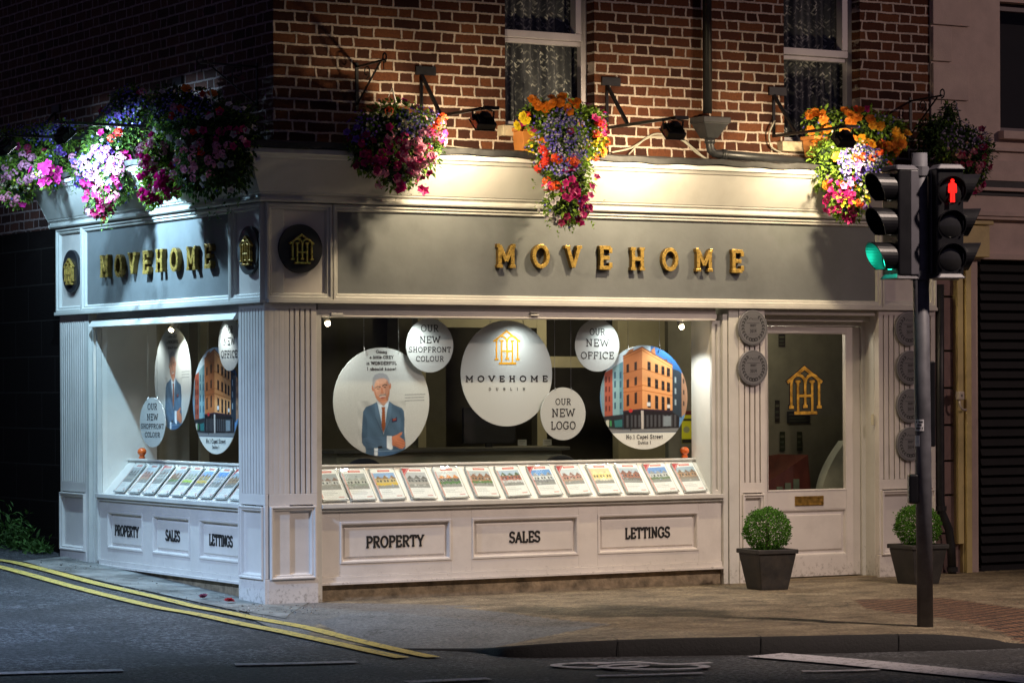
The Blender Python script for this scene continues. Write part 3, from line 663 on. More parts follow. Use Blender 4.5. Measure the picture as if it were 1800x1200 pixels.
pilaster('m', XB0-.0, XB1, 4, gm=.05); XC0 = M(1545, 700)[0]; pilaster('m', XC0, 6.165, 10)
pilaster('s', -3.975, -3.40, 11, rib=True, zb=.1, zbot=.22)
# strips beside pilasters
mb = MB(); mb.box(.424, .47, .015, .2, -.1, 2.15); mb.box(4.04, 4.085, .02, .2, -.1, 2.15); mb.box(4.09, XB0-.002, .008, .2, -.1, 2.195); part('window_post', mb, CREAM)
mb = MB(); mb.box(-3.395, -3.345, .0, .2, .1, 2.19); mb.box(-3.34, -3.315, .03, .2, .12, 2.12); mb.box(-3.265, -3.235, .03, .072, .17, 2.12); mb.box(-.478, -.44, .015, .2, -.1, 2.15); part('window_post', mb, CREAM, 's')

# stall risers with recessed panels
def stall(side, x0, x1, panels, words_):
    y = .05; z0, z1 = .185, .665; mb = MB(); pan = []
    for (pa, pb, pt, pd) in panels:
        xa, zt = S(side, pa, pt, y); xb, _ = S(side, pb, pt, y); _, zb = S(side, (pa+pb)/2, pd, y); pan.append((xa, xb, .275, .588))
    wall_with_holes(mb, x0, x1, z0, z1, y, y+.06, pan)
    for xa, xb, za, zb in pan:
        mb.frame(xa, xb, za, zb, [(0, y), (.004, y-.007), (.018, y-.007), (.024, y+.004), (.030, y+.030), (.040, y+.030), (.052, y+.016)])
    mb.box(x0, x1, y-.012, y+.06, .145, .184); mb.box(x0, x1, y-.028, y+.06, .125, .1448)
    r_ = part('stall_riser', mb, PAINT, side, bevel=.002)
    mb = MB(); mb.box(x0-.0, x1+.0, .005, .30, .690, .722); mb.box(x0, x1, .028, .2, .6655, .6898); part('window_sill', mb, CREAM, side)
    mb = MB(); mb.box(x0, x1, .065, .4, -.3, .1248); part('plinth', mb, STONE, side, bevel=0)
    for w, (xa, xb, za, zb), kk in zip(words_, pan, (.075, .08, .075)):
        tm = MB(); text_mb(tm, w, (xa+xb)/2, (za+zb)/2-.046, .092, y+.016, t=.165, depth=.004, width={'PROPERTY': .49, 'SALES': .275, 'LETTINGS': .42}[w], spacing=.05); mesh_obj('lettering', tm, BLACKP, r_)
WORDS = ['PROPERTY', 'SALES', 'LETTINGS']
stall('m', .47, 4.04, [(597, 793, 915, 975), (829, 1017, 906, 970), (1050, 1228, 900, 958)], WORDS)
stall('s', -3.235, -.478, [(189, 251, 897, 960), (268, 334, 905, 968), (350, 421, 912, 976)], WORDS)
# shutter housings and glazing
def shopwin(side, x0, x1):
    mb = MB(); mb.box(x0-.02, x1+.02, .035, .2, 2.150, 2.196)
    if side == 's': mb.hexa([(x0-.05, -.03, 2.085), (x1, -.03, 2.085), (x1, .1, 2.085), (x0-.05, .1, 2.085)], [(x0-.05, .01, 2.145), (x1, .01, 2.145), (x1, .1, 2.145), (x0-.05, .1, 2.145)])
    else: mb.box(x0-.02, x1+.02, .02, .2, 2.110, 2.1498); mb.box(x0, x1, .008, .2, 2.098, 2.1098)
    part('shutter_housing', mb, PAINT if side == 'm' else CREAM, side)
    mb = MB(); mb.add([(x0, .075, .72), (x1, .075, .72), (x1, .075, 2.12), (x0, .075, 2.12)], [(0, 1, 2, 3)]); part('shop_window_glass', mb, GLASS, side, bevel=0)
shopwin('m', .47, 3.965); shopwin('s', -3.235, -.478)
mb = MB(); mb.frame(3.955, 4.04, .72, 2.10, [(0, .08), (0, .05), (.03, .05), (.036, .07)]); part('window_stile', mb, CREAM)
mb = MB(); xa, za = M(583, 553, -.01); mb.box(xa-.0, xa+.10, -.004, .02, za-.012, za+.012); xa, za = M(934, 551, -.01); mb.box(xa, xa+.075, -.004, .02, za-.017, za-.006); mb.box(xa, xa+.075, -.004, .02, za+.004, za+.014)
part('shutter_lock', mb, mat('lock_metal', (.6, .58, .55), .4, metal=.3))
# display interior
DW = mat('display_white', (.80, .79, .74), .55, var=.03); ROOMW = mat('room_wall', (.34, .32, .23), .8, var=.15, scale=2)
ROOMD = mat('room_dark_wall', (.10, .095, .075), .8, var=.2, scale=2)
SL = ((.085, .724), (.315, .985))
def display(side, x0, x1, far, depth):
    mb = MB(); (ya, za), (yb, zb) = SL
    mb.hexa([(x0, ya, .70), (x1, ya, .70), (x1, yb, .70), (x0, yb, .70)], [(x0, ya, za), (x1, ya, za), (x1, yb, zb), (x0, yb, zb)]); mb.box(x0, x1, yb, yb+.02, .5, zb+.018); mb.box(x0, x1, yb-.02, yb-.0005, zb+.001, zb+.018)
    mb.box(x0, x1, .60, .62, .5, .9) if False else None
    part('display_shelf', mb, DW, side, bevel=.002)
    mb = MB()
    if far == 'r': mb.box(x1, x1+.04, .0751, depth, .7, 2.3)
    else: mb.box(x0-.04, x0, .0751, depth, .7, 2.3)
    part('display_side', mb, DW, side, bevel=.002)
    mb = MB(); mb.box(x0-.1, x1+.1, .21, .9 if side == 's' else .5, 2.14, 2.3); part('display_ceiling', mb, DW, side, bevel=0)
display('m', .40, 3.965, 'r', .36); display('s', -3.235, -.40, 'l', .56)
mb = MB(); mb.box(.02, .40, .2, .40, .1, 2.2); part('corner_post', mb, ROOMW)
# room
mb = MB(); mb.box(.3, 7, 4.6, 4.7, -.1, 3); mb.box(7, 7.1, .5, 4.7, -.1, 3); part('room_wall', mb, ROOMD, bevel=0)
mb = MB(); mb.box(.2, 7, .42, 4.7, -.1, .05); part('room_floor', mb, mat('room_floor', (.06, .045, .03), .6), bevel=0)
mb = MB(); mb.box(.2, 7, .42, 4.7, 2.5, 2.6); part('room_ceiling', mb, ROOMW, bevel=0)
mb = MB()
for xa, xb in ((2.9, 2.98), (4.1, 4.2), (4.95, 5.05)): mb.box(xa, xb, 3.0, 3.1, .05, 2.5)
mb.box(2.98, 4.1, 3.0, 3.1, 2.1, 2.2); mb.box(4.2, 4.95, 3.0, 3.1, 1.75, 1.85); mb.box(5.05, 7, 3.0, 3.1, .05, 2.5); part('room_partition', mb, ROOMW)
mb = MB(); mb.box(3.4, 3.9, 4.3, 4.5, .05, 2.4); part('room_panel', mb, mat('dim_wall', (.12, .115, .08), .8), bevel=0)
# side window: inner end wall / curtain
mb = MB()
for i in range(40):
    u = .58+.30*i/39; d = .006*math.sin(i*.35); mb.v += [(-3.30+d, u, .7), (-3.30+d, u, 2.3)]
mb.f = [(2*i, 2*i+2, 2*i+3, 2*i+1) for i in range(39)]; part('display_curtain', mb, mat('curtain_cream', (.35, .33, .26), .8), 's', bevel=0, smooth=True)
mb = MB(); mb.box(-3.25, -3.2, .94, 1.02, .1, 2.4); part('display_upright', mb, ROOMW, 's')

# door, set back between the pilasters
DY = .20
dx0 = XB1+.002; dx1 = M(1512, 800, DY)[0]; gx0, gzt = M(1348, 584, DY); gx1, _ = M(1487, 584, DY); _, gzb = M(1420, 862, DY)
door = thing('shop_door', 'x', 'door'); 
for k_ in ('label', 'category'): del door[k_]
door.name = 'door'; door.parent = bld
mb = MB(); px0, pz1 = M(1350, 897, DY); px1, _ = M(1492, 897, DY); _, pz0 = M(1420, 976, DY)
mb.box(dx0, gx0, DY, DY+.05, .02, 2.06); mb.box(gx1, dx1, DY, DY+.05, .02, 2.06); mb.box(gx0, gx1, DY, DY+.05, gzt, 2.06); mb.box(gx0, gx1, DY, DY+.05, pz1, gzb); mb.box(gx0, gx1, DY, DY+.05, .02, pz0)
mb.frame(gx0+.0005, gx1-.0005, pz0, pz1, [(0, DY+.001), (.008, DY+.001), (.022, DY+.022), (.034, DY+.022), (.048, DY+.008)])
mb.frame(gx0-.0, gx1+.0, gzb, gzt, [(0, DY-.004), (.008, DY-.004), (.012, DY+.02)], fill=False)
mesh_obj('door_leaf', mb, PAINT, door, bevel=.003)
mb = MB(); mb.add([(gx0, DY+.025, gzb), (gx1, DY+.025, gzb), (gx1, DY+.025, gzt), (gx0, DY+.025, gzt)], [(0, 1, 2, 3)]); mesh_obj('door_glass', mb, GLASS, door)
ex, ez = M(1417, 685, DY); es = .175
mb = MB(); emblem_mb(mb, ex, ez-.0, es, DY+.022, t=.135, depth=.001, grow=.008); mesh_obj('emblem_outline', mb, BLACKP, door)
mb = MB(); emblem_mb(mb, ex, ez-.0, es, DY+.0185, t=.135, depth=.0015); mesh_obj('emblem', mb, GOLDL, door)
lx0, lz1 = M(1397, 872, DY); lx1, lz0 = M(1447, 887, DY)
mb = MB(); mb.frame(lx0, lx1, lz0, lz1, [(0, DY), (0, DY-.008), (.012, DY-.008), (.016, DY-.003)]); mesh_obj('letterbox', mb, mat('brass', (.50, .30, .07), .35, metal=.8, var=.3, scale=30), door)
# door surround
mb = MB(); fx1 = M(1527, 800, .14)[0]
mb.box(dx1+.004, dx1+.055, DY-.02, DY+.06, -.02, 2.10); mb.box(dx0, dx1+.055, DY-.012, DY+.06, 2.065, 2.10); mb.box(dx1+.056, XC0-.003, .06, .2, -.02, 2.19); mb.box(dx0, dx1+.055, .12, .26, 2.1003, 2.19)
mb.box(XB1+.001, XC0-.001, .03, .12, 2.15, 2.196)
part('door_frame', mb, CREAM)
mb = MB(); mb.box(XB1-.02, XC0+.02, .04, .32, -.1, .012); part('door_step', mb, mat('step_stone', (.16, .12, .07), .85, var=.3, scale=20, bump=.6))
mb = MB(); bx_, bz_ = M(1533, 735, .06); mb.box(bx_-.012, bx_+.012, .045, .0598, bz_-.055, bz_+.035); part('door_bell', mb, mat('bell_plastic', (.55, .52, .38), .4))
# things behind the door glass
hall = MB(); hall.box(4.2, 6.9, 1.05, 1.1, 0, 2.4); part('hall_wall', hall, mat('hall_wall', (.17, .16, .11), .8, var=.12), bevel=0)
mb = MB(); cvb = []
def counter():
    c = MB(); n_ = 20
    a = M(1443, 862, .75); b = M(1487, 770, .75)
    pts = []
    for i in range(n_+1):
        t = i/n_; pts.append((a[0]-.02+(b[0]-a[0]-.02)*t**1.7, a[1]-.02+(b[1]-a[1])*t))
    pts = [(a[0]-.05, .05)]+pts; n_ += 1
    for x, z in pts: c.v += [(x, .70, z), (6.0, .70, z), (x, .8, z), (6.0, .8, z)]
    for i in range(n_): k = i*4; c.f += [(k, k+1, k+5, k+4), (k, k+4, k+6, k+2)]
    c.f.append((n_*4, n_*4+1, n_*4+3, n_*4+2)); return c
tag(mesh_obj('reception_counter', counter(), mat('counter_white', (.60, .62, .52), .4)), 'pale curved counter end seen low through the door glass', 'counter')

# ------------------------------------------------------------------ signs
def sign(side, px_list, y0, pxm, pym, x0, x1, label, caph):
    t = thing('fascia_sign', label, 'shop sign', wp(side, (x0+x1)/2, .01, 2.575), RZ[side], 'painted fascia signs with gilt letters')
    cx = (x0+x1)/2; mb = MB(); mb.box(x0-cx, x1-cx, .0, .006, -.31, .31)
    b = mesh_obj('sign_board', mb, SIGNG, t)
    for ch, (lx, ly) in zip('MOVEHOME', px_list):
        u, z = S(side, lx, ly, -.03); m2 = MB(); text_mb(m2, ch, -.0, -caph/2, caph, .010, t=.16, depth=.036, sx=.92)
        lo = mesh_obj('letter', m2, GOLDS, t, loc=(u-cx, -.012, z-2.575), bevel=.002)
        m3 = MB(); text_mb(m3, ch, 0, -caph/2, caph, -.027, t=.16, depth=.006, sx=.92); mesh_obj('gilt_face', m3, GOLD, lo, bevel=.0015)
    return t
sign('m', [(890, 450), (951, 450.5), (1008, 452), (1064, 453), (1121, 455), (1178, 456), (1238, 457.5), (1296, 459)], 0, 0, 0, .600, 5.552, 'long grey fascia board over the front window with gilt letters', .185)
sign('s', [(183, 468), (208, 467), (232, 463.5), (256, 461), (280, 458), (306, 456.5), (336, 454), (365, 450)], 0, 0, 0, -3.387, -.593, 'shorter grey fascia board on the side street with gilt letters, lit bluish', .185)
def plaque(side, px, py, label):
    u, z = S(side, px, py, -.01); t = thing('emblem_plaque', label, 'sign', wp(side, u, .012, z), RZ[side], 'round dark emblem plaques on the fascia blocks')
    mb = MB(); mb.disc(0, 0, .178, .178, -.03, 0); mesh_obj('disc', mb, CHAR, t, bevel=.003)
    mb = MB(); emblem_mb(mb, 0, 0.0, .098, -.031, t=.115, depth=.022); mesh_obj('emblem', mb, GOLD, t, bevel=.001)
plaque('m', 528, 437, 'dark round emblem plaque between the corner and the long front sign')
plaque('m', 1608, 452, 'dark round emblem plaque hidden partly behind the traffic light pole')
plaque('s', 437, 440, 'dark round emblem plaque on the side street, next to the corner post')
plaque('s', 125, 477, 'dark round emblem plaque at the far end of the side sign')

# ------------------------------------------------------------------ award plaques
def award(px, py, label, big, yr):
    cv = Canvas(110, 110, '5c5c60'); cv.ell(0, 0, .93, .93, '78787c'); cv.ell(0, 0, .90, .90, '68686c')
    for sgn in (-1, 1):
        for k in range(11):
            a = R(-100+k*15.5); rr = .74
            x, y = sgn*rr*math.cos(a*1.0), rr*math.sin(a)
            for w in (-1, 1):
                cv.ell(x+sgn*.055*w*math.cos(a), y+.055*w*math.sin(a)+.02, .085, .038, '0c0c10', 1, (a+R(90)+w*.6) if sgn > 0 else (math.pi-a-R(90)-w*.6))
    for k in range(3): cv.ell(-.25+.09*k, .52+(.06 if k == 1 else 0), .035, .035, '1a1a1e')
    cv.line([(-.02, .55), (.4, .55)], .05, '4a4a50'); cv.line([(-.02, .46), (.34, .46)], .04, '55555a')
    cv.line([(-.45, .28), (.45, .28)], .05, '46464c'); cv.text(big, 0, .06, .15, '28282c', t=.2, sp=.02); cv.line([(-.24, -.05), (.24, -.05)], .05, '505056')
    cv.text(yr, 0, -.30, .19, '1e1e22', t=.2); cv.line([(-.32, -.40), (.32, -.40)], .045, '505056'); cv.line([(-.2, -.5), (.2, -.5)], .045, '5a5a60'); cv.noise(.03)
    u, z = M(px, py, -.02); t = thing('award_plaque', label, 'plaque', (u, -.004, z), 0, 'round silver award plaques beside the door')
    mb = MB(); mb.disc(0, 0, .142, .142, -.022, 0); mesh_obj('backing_disc', mb, mat('brushed_silver', (.25, .25, .265), .4, metal=.4), t, bevel=.003)
    print_disc('engraved_face', cv, .134, mat_attr('engraved_metal', .45), t, y=-.0235, nr=40, ns=140, thick=.001)
award(1323, 576, 'upper silver award plaque on the pilaster between the shop window and the door', 'BEST', '2019'); award(1323.5, 646, 'lower silver award plaque on the pilaster between the shop window and the door', 'BEST', '2019')
for i, (py, w) in enumerate(((578, 'topmost'), (646, 'second from top'), (713, 'second from bottom'), (780, 'lowest'))):
    award(1600 if i else 1598, py, w+' of the four silver plaques half behind the traffic pole', 'BEST', '2019')

# ------------------------------------------------------------------ hanging discs in the windows
DISCW = 'b4b9b8'
def shop_disc(side, px, py, r, label, y, picture=None, texts=(), em=None, yaw=0, hooks=True, caption=(), blank=None):
    u, z = S(side, px, py, y); t = thing('hanging_disc', label, 'window display disc', wp(side, u, y, z), RZ[side]+R(yaw), 'round cards hung inside the shop windows')
    cv = picture() if picture else Canvas(20, 20, DISCW)
    print_disc('card', cv, r, PRINTG, t, nr=110 if picture else 3, ns=420 if picture else 80)
    if texts:
        mb = MB()
        for (w, tz, h, wd, *ex_) in texts: text_mb(mb, w, 0, tz*r, h*r, -.0006, t=ex_[0] if ex_ else (.15 if h < .1 else .13), depth=.0006, width=wd*r, spacing=ex_[1] if ex_ else .1)
        mesh_obj('lettering', mb, BLACKP, t)
    if em: mb = MB(); emblem_mb(mb, 0, em[0]*r, em[1]*r, -.0006, t=.11, depth=.0006); mesh_obj('emblem', mb, GOLDP, t)
    mb = MB(); zt = 2.14-z
    for k in (-1, 1): mb.tube([(k*r*.36, .003, r*.92), (k*r*.36, .003, zt)], .0014, 4)
    mesh_obj('hanging_wire', mb, mat('wire_steel', (.5, .5, .5), .3, metal=1), t)
    mb = MB()
    for k in (-1, 1):
        mb.tube([(k*r*.36-.004, -.008, r*.88), (k*r*.36, -.010, r*.92), (k*r*.36+.004, .0, r*.97), (k*r*.36, .006, r*1.02)], .002, 5)
    mesh_obj('clip', mb, mat('wire_steel', (.5, .5, .5), .3, metal=1), t)
    return t
def man_picture():
    cv = Canvas(300, 300, 'b8bdba')
    def c(x, y): return ((x-392)/310, (590-y)/345)
    P = lambda pts, col, al=1.: cv.poly([c(*q) for q in pts], col, al)
    def E(x, y, rx, ry, col, al=1., rot=0.): a = c(x, y); cv.ell(a[0], a[1], rx/310, ry/345, col, al, rot)
    # neck and shirt
    P([(362, 560), (440, 560), (448, 640), (405, 800), (365, 640)], 'b9cfe0')
    P([(372, 560), (432, 555), (438, 592), (404, 618), (372, 596)], 'b07a5a')
    # jacket
    P([(362, 590), (330, 606), (290, 622), (272, 650), (266, 720), (262, 800), (264, 850), (284, 874), (290, 900), (276, 935), (520, 935), (546, 880), (538, 780), (540, 700), (536, 650), (522, 630), (470, 608), (440, 585), (428, 640), (404, 800), (378, 660)], '47627a')
    P([(276, 660), (262, 800), (266, 850), (290, 872), (300, 790), (296, 700)], '3a5268', .8)
    P([(500, 640), (522, 640), (540, 700), (536, 790), (512, 780), (516, 700)], '3b546b', .7)
    P([(362, 592), (346, 604), (352, 690), (402, 802), (384, 690), (368, 640)], '526f88'); P([(440, 588), (460, 606), (448, 700), (405, 802), (420, 700), (432, 640)], '526f88')
    cv.line([c(352, 690), c(402, 802)], .008, '2c4053'); cv.line([c(448, 700), c(405, 802)], .008, '2c4053'); cv.line([c(404, 805), c(398, 860)], .007, '2c4053')
    P([(366, 594), (372, 586), (404, 622), (390, 650)], 'c9dae6'); P([(438, 588), (432, 582), (404, 622), (418, 648)], 'b5cadb')
    P([(390, 622), (414, 622), (412, 646), (416, 740), (402, 792), (390, 740), (394, 646)], '94552f')
    for k in range(7): cv.line([c(391, 660+k*18), c(414, 652+k*18)], .008, '7c3f1c')
    P([(456, 692), (470, 702), (490, 684), (492, 716), (456, 722)], '2a2440'); P([(462, 700), (486, 694), (484, 706), (464, 712)], '8a4030')
    # forearm across, cuff, hand
    P([(268, 820), (300, 812), (380, 812), (430, 808), (432, 880), (380, 892), (300, 890), (270, 862)], '4b6680')
    cv.line([c(300, 889), c(432, 880)], .010, '2c4053'); cv.line([c(320, 815), c(400, 835)], .006, '38506a'); cv.line([c(290, 845), c(350, 862)], .006, '38506a')
    P([(424, 806), (458, 808), (462, 886), (452, 900), (424, 884)], 'd5e0e8')
    P([(456, 812), (490, 800), (512, 786), (526, 784), (520, 800), (506, 812), (532, 832), (544, 848), (542, 874), (526, 890), (506, 888), (484, 876), (458, 868)], 'c07c5c')
    for q in ((520, 836, 540, 846), (514, 850, 540, 862), (508, 862, 532, 876), (500, 872, 520, 886)): cv.line([c(q[0]-30, q[1]-6), c(q[2], q[3])], .006, '8a4e36')
    P([(342, 884), (366, 884), (364, 935), (342, 935)], 'cfdbe4'); P([(366, 900), (500, 892), (490, 935), (366, 935)], '3f5f80'); cv.line([c(350, 905), c(500, 900)], .012, '7a94aa')
    P([(366, 872), (394, 870), (396, 884), (368, 886)], '1b1b22')
    # head
    E(388, 470, 55, 60, '9a9da0'); E(391, 500, 52, 86, 'bd8f78'); P([(342, 500), (352, 560), (375, 592), (404, 600), (430, 580), (442, 540), (446, 490), (440, 520), (420, 560), (390, 570), (360, 550)], 'b07a5e')
    E(386, 445, 40, 30, 'd0a58e', .8); E(337, 500, 9, 22, 'b27456'); E(446, 490, 7, 20, 'a86a4e')
    P([(332, 480), (334, 440), (348, 418), (372, 408), (400, 407), (427, 419), (442, 445), (446, 485), (436, 475), (430, 452), (408, 440), (375, 442), (356, 456), (347, 478), (341, 515)], '9a9da0')
    cv.line([c(352, 500), c(366, 492), c(382, 496)], .022, '3e3632'); cv.line([c(398, 488), c(412, 480), c(426, 484)], .022, '3e3632')
    E(368, 507, 10, 5, '9a6a54'); E(412, 497, 10, 5, '9a6a54'); E(368, 507, 6.5, 3.4, '3a2a24'); E(412, 497, 6.5, 3.4, '3a2a24')
    P([(388, 500), (396, 498), (404, 528), (398, 534), (386, 534)], 'ad6f52', .8); cv.line([c(386, 534), c(396, 537), c(405, 531)], .008, '7f4a38')
    P([(372, 552), (384, 541), (398, 543), (414, 536), (424, 546), (420, 552), (398, 551), (376, 558)], '8b8078'); P([(376, 558), (398, 553), (420, 552), (410, 566), (392, 570)], '8f4a3f'); cv.line([c(380, 559), c(398, 556), c(416, 555)], .010, 'ece4dc')
    P([(352, 560), (372, 585), (400, 598), (428, 582), (440, 548), (434, 590), (405, 614), (372, 604)], '9d8d84', .55)
    # small caption at the side
    for k, w in enumerate((130, 122, 124)): cv.line([c(544, 546+k*19), c(544+w, 543+k*19)], .014, '53565a', .8)
    sh = 1+.16*np.sin(cv.X*9+1.3)*np.cos(cv.Y*7)+.10*np.sin(cv.X*23+cv.Y*17)
    mk = (np.abs(cv.X) < .5) & (cv.Y < .02); cv.a[mk] *= sh[mk][:, None]
    cv.ell(-.10, .30, .05, .12, 'f0c8a8', .22); cv.ell(.12, .20, .05, .18, '5a3020', .30); cv.noise(.05); return cv
def house_picture():
    cv = Canvas(300, 300, '5f8fbe')
    def c(x, y): return ((x-820)/262, (557-y)/325)
    P = lambda pts, col, al=1.: cv.poly([c(*q) for q in pts], col, al)
    P([(540, 220), (870, 220), (800, 470), (540, 470)], 'a9c6d8'); P([(860, 220), (1100, 220), (1100, 500), (860, 400)], '2a5c94'); P([(640, 250), (740, 250), (700, 330), (640, 360)], 'c3d3d8', .6)
    P([(555, 470), (585, 410), (585, 680), (570, 680)], '6c8894'); P([(583, 402), (632, 378), (632, 675), (583, 680)], '9c5240'); P([(632, 372), (694, 335), (694, 665), (632, 668)], '7ea3aa')
    P([(672, 345), (694, 335), (694, 665), (672, 666)], '5c8794')
    P([(695, 296), (808, 240), (808, 628), (695, 640)], 'a8693e'); P([(808, 240), (990, 352), (990, 640), (808, 628)], 'd39660')
    P([(700, 300), (730, 262), (760, 250), (748, 282)], 'a26a40'); P([(862, 262), (884, 244), (890, 300), (868, 290)], '9c6845'); P([(940, 320), (960, 318), (960, 340)], '553f35')
    for a, b in (((695, 316), (808, 262)), ((695, 408), (808, 378)), ((695, 500), (808, 484)), ((695, 526), (808, 514))): cv.line([c(*a), c(*b)], .016, '8e5228')
    for a, b in (((808, 262), (990, 372)), ((808, 376), (990, 440)), ((808, 480), (990, 520)), ((808, 512), (990, 548))): cv.line([c(*a), c(*b)], .016, 'a8642f')
    cv.line([c(695, 300), c(808, 243), c(990, 355)], .022, '74452a')
    for x in (722, 769):
        k = (x-695)/113
        for z0, z1 in ((352, 400), (446, 490), (542, 610)):
            y0 = z0-k*34+10; P([(x-8, y0), (x+8, y0-7), (x+8, y0+46+(20 if z0 > 500 else 0)), (x-8, y0+50+(20 if z0 > 500 else 0))], '2e211b')
    for x in (850, 895, 934, 967):
        k = (x-808)/182
        for z0, h in ((318, 58), (418, 64), (530, 88)):
            y0 = z0+k*(60 if z0 < 400 else 50 if z0 < 500 else 30); P([(x-10, y0), (x+9, y0+6), (x+9, y0+h), (x-10, y0+h-3)], '1d1a1c')
            cv.line([c(x-10, y0+h*.5), c(x+9, y0+h*.5)], .008, '6b5a50')
    P([(836, 588), (858, 588), (858, 612), (836, 612)], 'cfd3d6'); P([(958, 604), (976, 604), (976, 626), (958, 626)], 'cfd3d6')
    for x in (592, 612):
        for y in (430, 490, 550, 610): P([(x-4, y), (x+5, y-4), (x+5, y+32), (x-4, y+34)], '5c2a22')
    for x in (645, 678):
        for y in (400, 456, 524, 590): P([(x-5, y), (x+6, y-4), (x+6, y+38), (x-5, y+40)], '33566a')
    P([(693, 640), (808, 628), (992, 640), (1034, 650), (1030, 752), (693, 756)], '1a1618'); cv.line([c(693, 644), c(808, 634), c(990, 646)], .02, '3b2230')
    for x in range(712, 1010, 24): P([(x, 668), (x+13, 668), (x+13, 742), (x, 744)], '4a4c50' if x % 48 else '2f3338')
    P([(800, 640), (816, 640), (816, 760), (802, 760)], 'b9b4ae'); P([(935, 676), (980, 676), (980, 738), (935, 740)], '7f8b92')
    P([(570, 675), (693, 662), (693, 757), (600, 752)], '24282c'); P([(590, 700), (610, 696), (608, 740), (596, 738)], 'b8bcae'); P([(640, 700), (688, 694), (688, 740), (645, 742)], '2d6b6c'); P([(615, 700), (625, 700), (625, 735), (615, 735)], '3d8f55')
    P([(990, 378), (1030, 392), (1046, 410), (1046, 690), (990, 650)], '2a3742'); P([(1046, 400), (1085, 460), (1085, 650), (1046, 680)], 'a17c62')
    for y in (430, 500, 570): P([(1004, y), (1014, y+3), (1014, y+38), (1004, y+36)], '8fa0aa'); P([(1054, y+10), (1064, y+16), (1064, y+44), (1054, y+40)], '4a3a32')
    P([(590, 748), (693, 756), (1030, 750), (1052, 700), (1046, 778), (560, 778)], '6d7072'); cv.line([c(600, 766), c(1030, 762)], .01, '9a9c9c'); P([(734, 640), (742, 640), (742, 765), (734, 765)], '22262a'); cv.ell(*c(738, 640), .045, .036, 'b02a28')
    P([(540, 779), (1100, 779), (1100, 900), (540, 900)], 'dcded6'); cv.noise(.05); return cv
T_SHOP = [('OUR', .50, .27, .75), ('NEW', .08, .27, .87), ('SHOPFRONT', -.26, .21, 1.80), ('COLOUR', -.60, .21, 1.18)]
T_OFF = [('OUR', .385, .27, .69), ('NEW', -.05, .30, 1.04), ('OFFICE', -.52, .28, 1.5)]
T_LOGO = [('OUR', .335, .25, .69), ('NEW', -.12, .32, 1.02), ('LOGO', -.60, .32, 1.1)]
T_MAN = [('Going', .89, .066, .23), ('a little GREY', .79, .066, .50), ('is WONDERFUL', .68, .068, .63), ('I should know!', .575, .066, .61)]
T_CAP = [('No.1 Capel Street', -.80, .085, .84), ('Dublin 1', -.90, .062, .30)]
shop_disc('m', 671, 706, .408, 'large round card of a man in a blue suit, hung in the front window', .27, man_picture, T_MAN)
shop_disc('m', 755.5, 607, .204, 'small card reading OUR NEW SHOPFRONT COLOUR in the front window', .235, None, T_SHOP)
shop_disc('m', 891, 656, .408, 'large plain card with yellow emblem, MOVEHOME and DUBLIN', .27, None, [('MOVEHOME', -.165, .125, 1.80, .20, .55), ('DUBLIN', -.325, .055, .80, .16, 1.7)], em=(.50, .29))
shop_disc('m', 1050, 607, .205, 'small card reading OUR NEW OFFICE in the front window', .235, None, T_OFF)
shop_disc('m', 990, 727, .205, 'small card reading OUR NEW LOGO low in the front window', .235, None, T_LOGO)
shop_disc('m', 1132.5, 698, .412, 'large round photo card of an orange corner building, front window', .27, house_picture, T_CAP)
shop_disc('s', 303.5, 665, .408, 'large round card of the suited man, hung in the side window', .27, man_picture, T_MAN, yaw=-3)
shop_disc('s', 268, 742, .200, 'small card reading OUR NEW SHOPFRONT COLOUR in the side window', .22, None, T_SHOP, yaw=7)
shop_disc('s', 379, 704, .412, 'large round photo card of an orange corner building, side window', .27, house_picture, T_CAP, yaw=1)
shop_disc('s', 403, 604, .205, 'small card reading OUR NEW OFFICE in the side window', .20, None, T_OFF, yaw=-1)

# ------------------------------------------------------------------ property cards on the sloping shelves
HOUSES = [('9aa3a8', 'c5c9c8', '8f8f8a', '7b5e56'), ('a9b2b4', 'b9bdb5', '8b978a', '9aa09a'), ('88aede', 'c7b27c', 'd8b530', '8a6a3a'), ('b8bcc0', '8e9090', 'a8a49e', '5d5c5a'), ('cfd6da', '6c6c6c', '3f7a35', 'd98a3a'), ('b6c3cc', 'a0785a', '4f7d3c', '8b5d42'),
          ('a8c0d8', 'a85a48', 'cfd2d4', '3d5a32'), ('5f97d8', 'd6dadc', '7e8084', '9a9c9e'), ('c6d2da', 'c08a7c', 'b39a86', '8a5a4c'), ('d9cc9a', 'e8cf70', 'd9d2b8', 'f0e2a0'), ('a9b9c6', '9c5c44', '6e6a66', '7c4838'), ('5f8fd0', 'c2c6c8', '5f7a52', '8e9294'), ('9fb4c4', 'b08a66', '8a7e70', '7a6450')]
DESC = ['half hidden by the corner post', 'pale grey house', 'yellow hedge', 'red corner flash and grey gables', 'garden and orange door', 'green hedge and brick house', 'red house and bare trees', 'white house under blue sky', 'pink terrace', 'pale yellow picture', 'brown brick houses', 'blue sky over a low house', 'tan brick houses']
DESC2 = ['dark grey house', 'white cottage', 'red flash and red roof', 'grey house', 'lime green lawn', 'slate roofed house', 'blue grey house', 'red flash and pale house', 'half hidden by the corner pilaster']
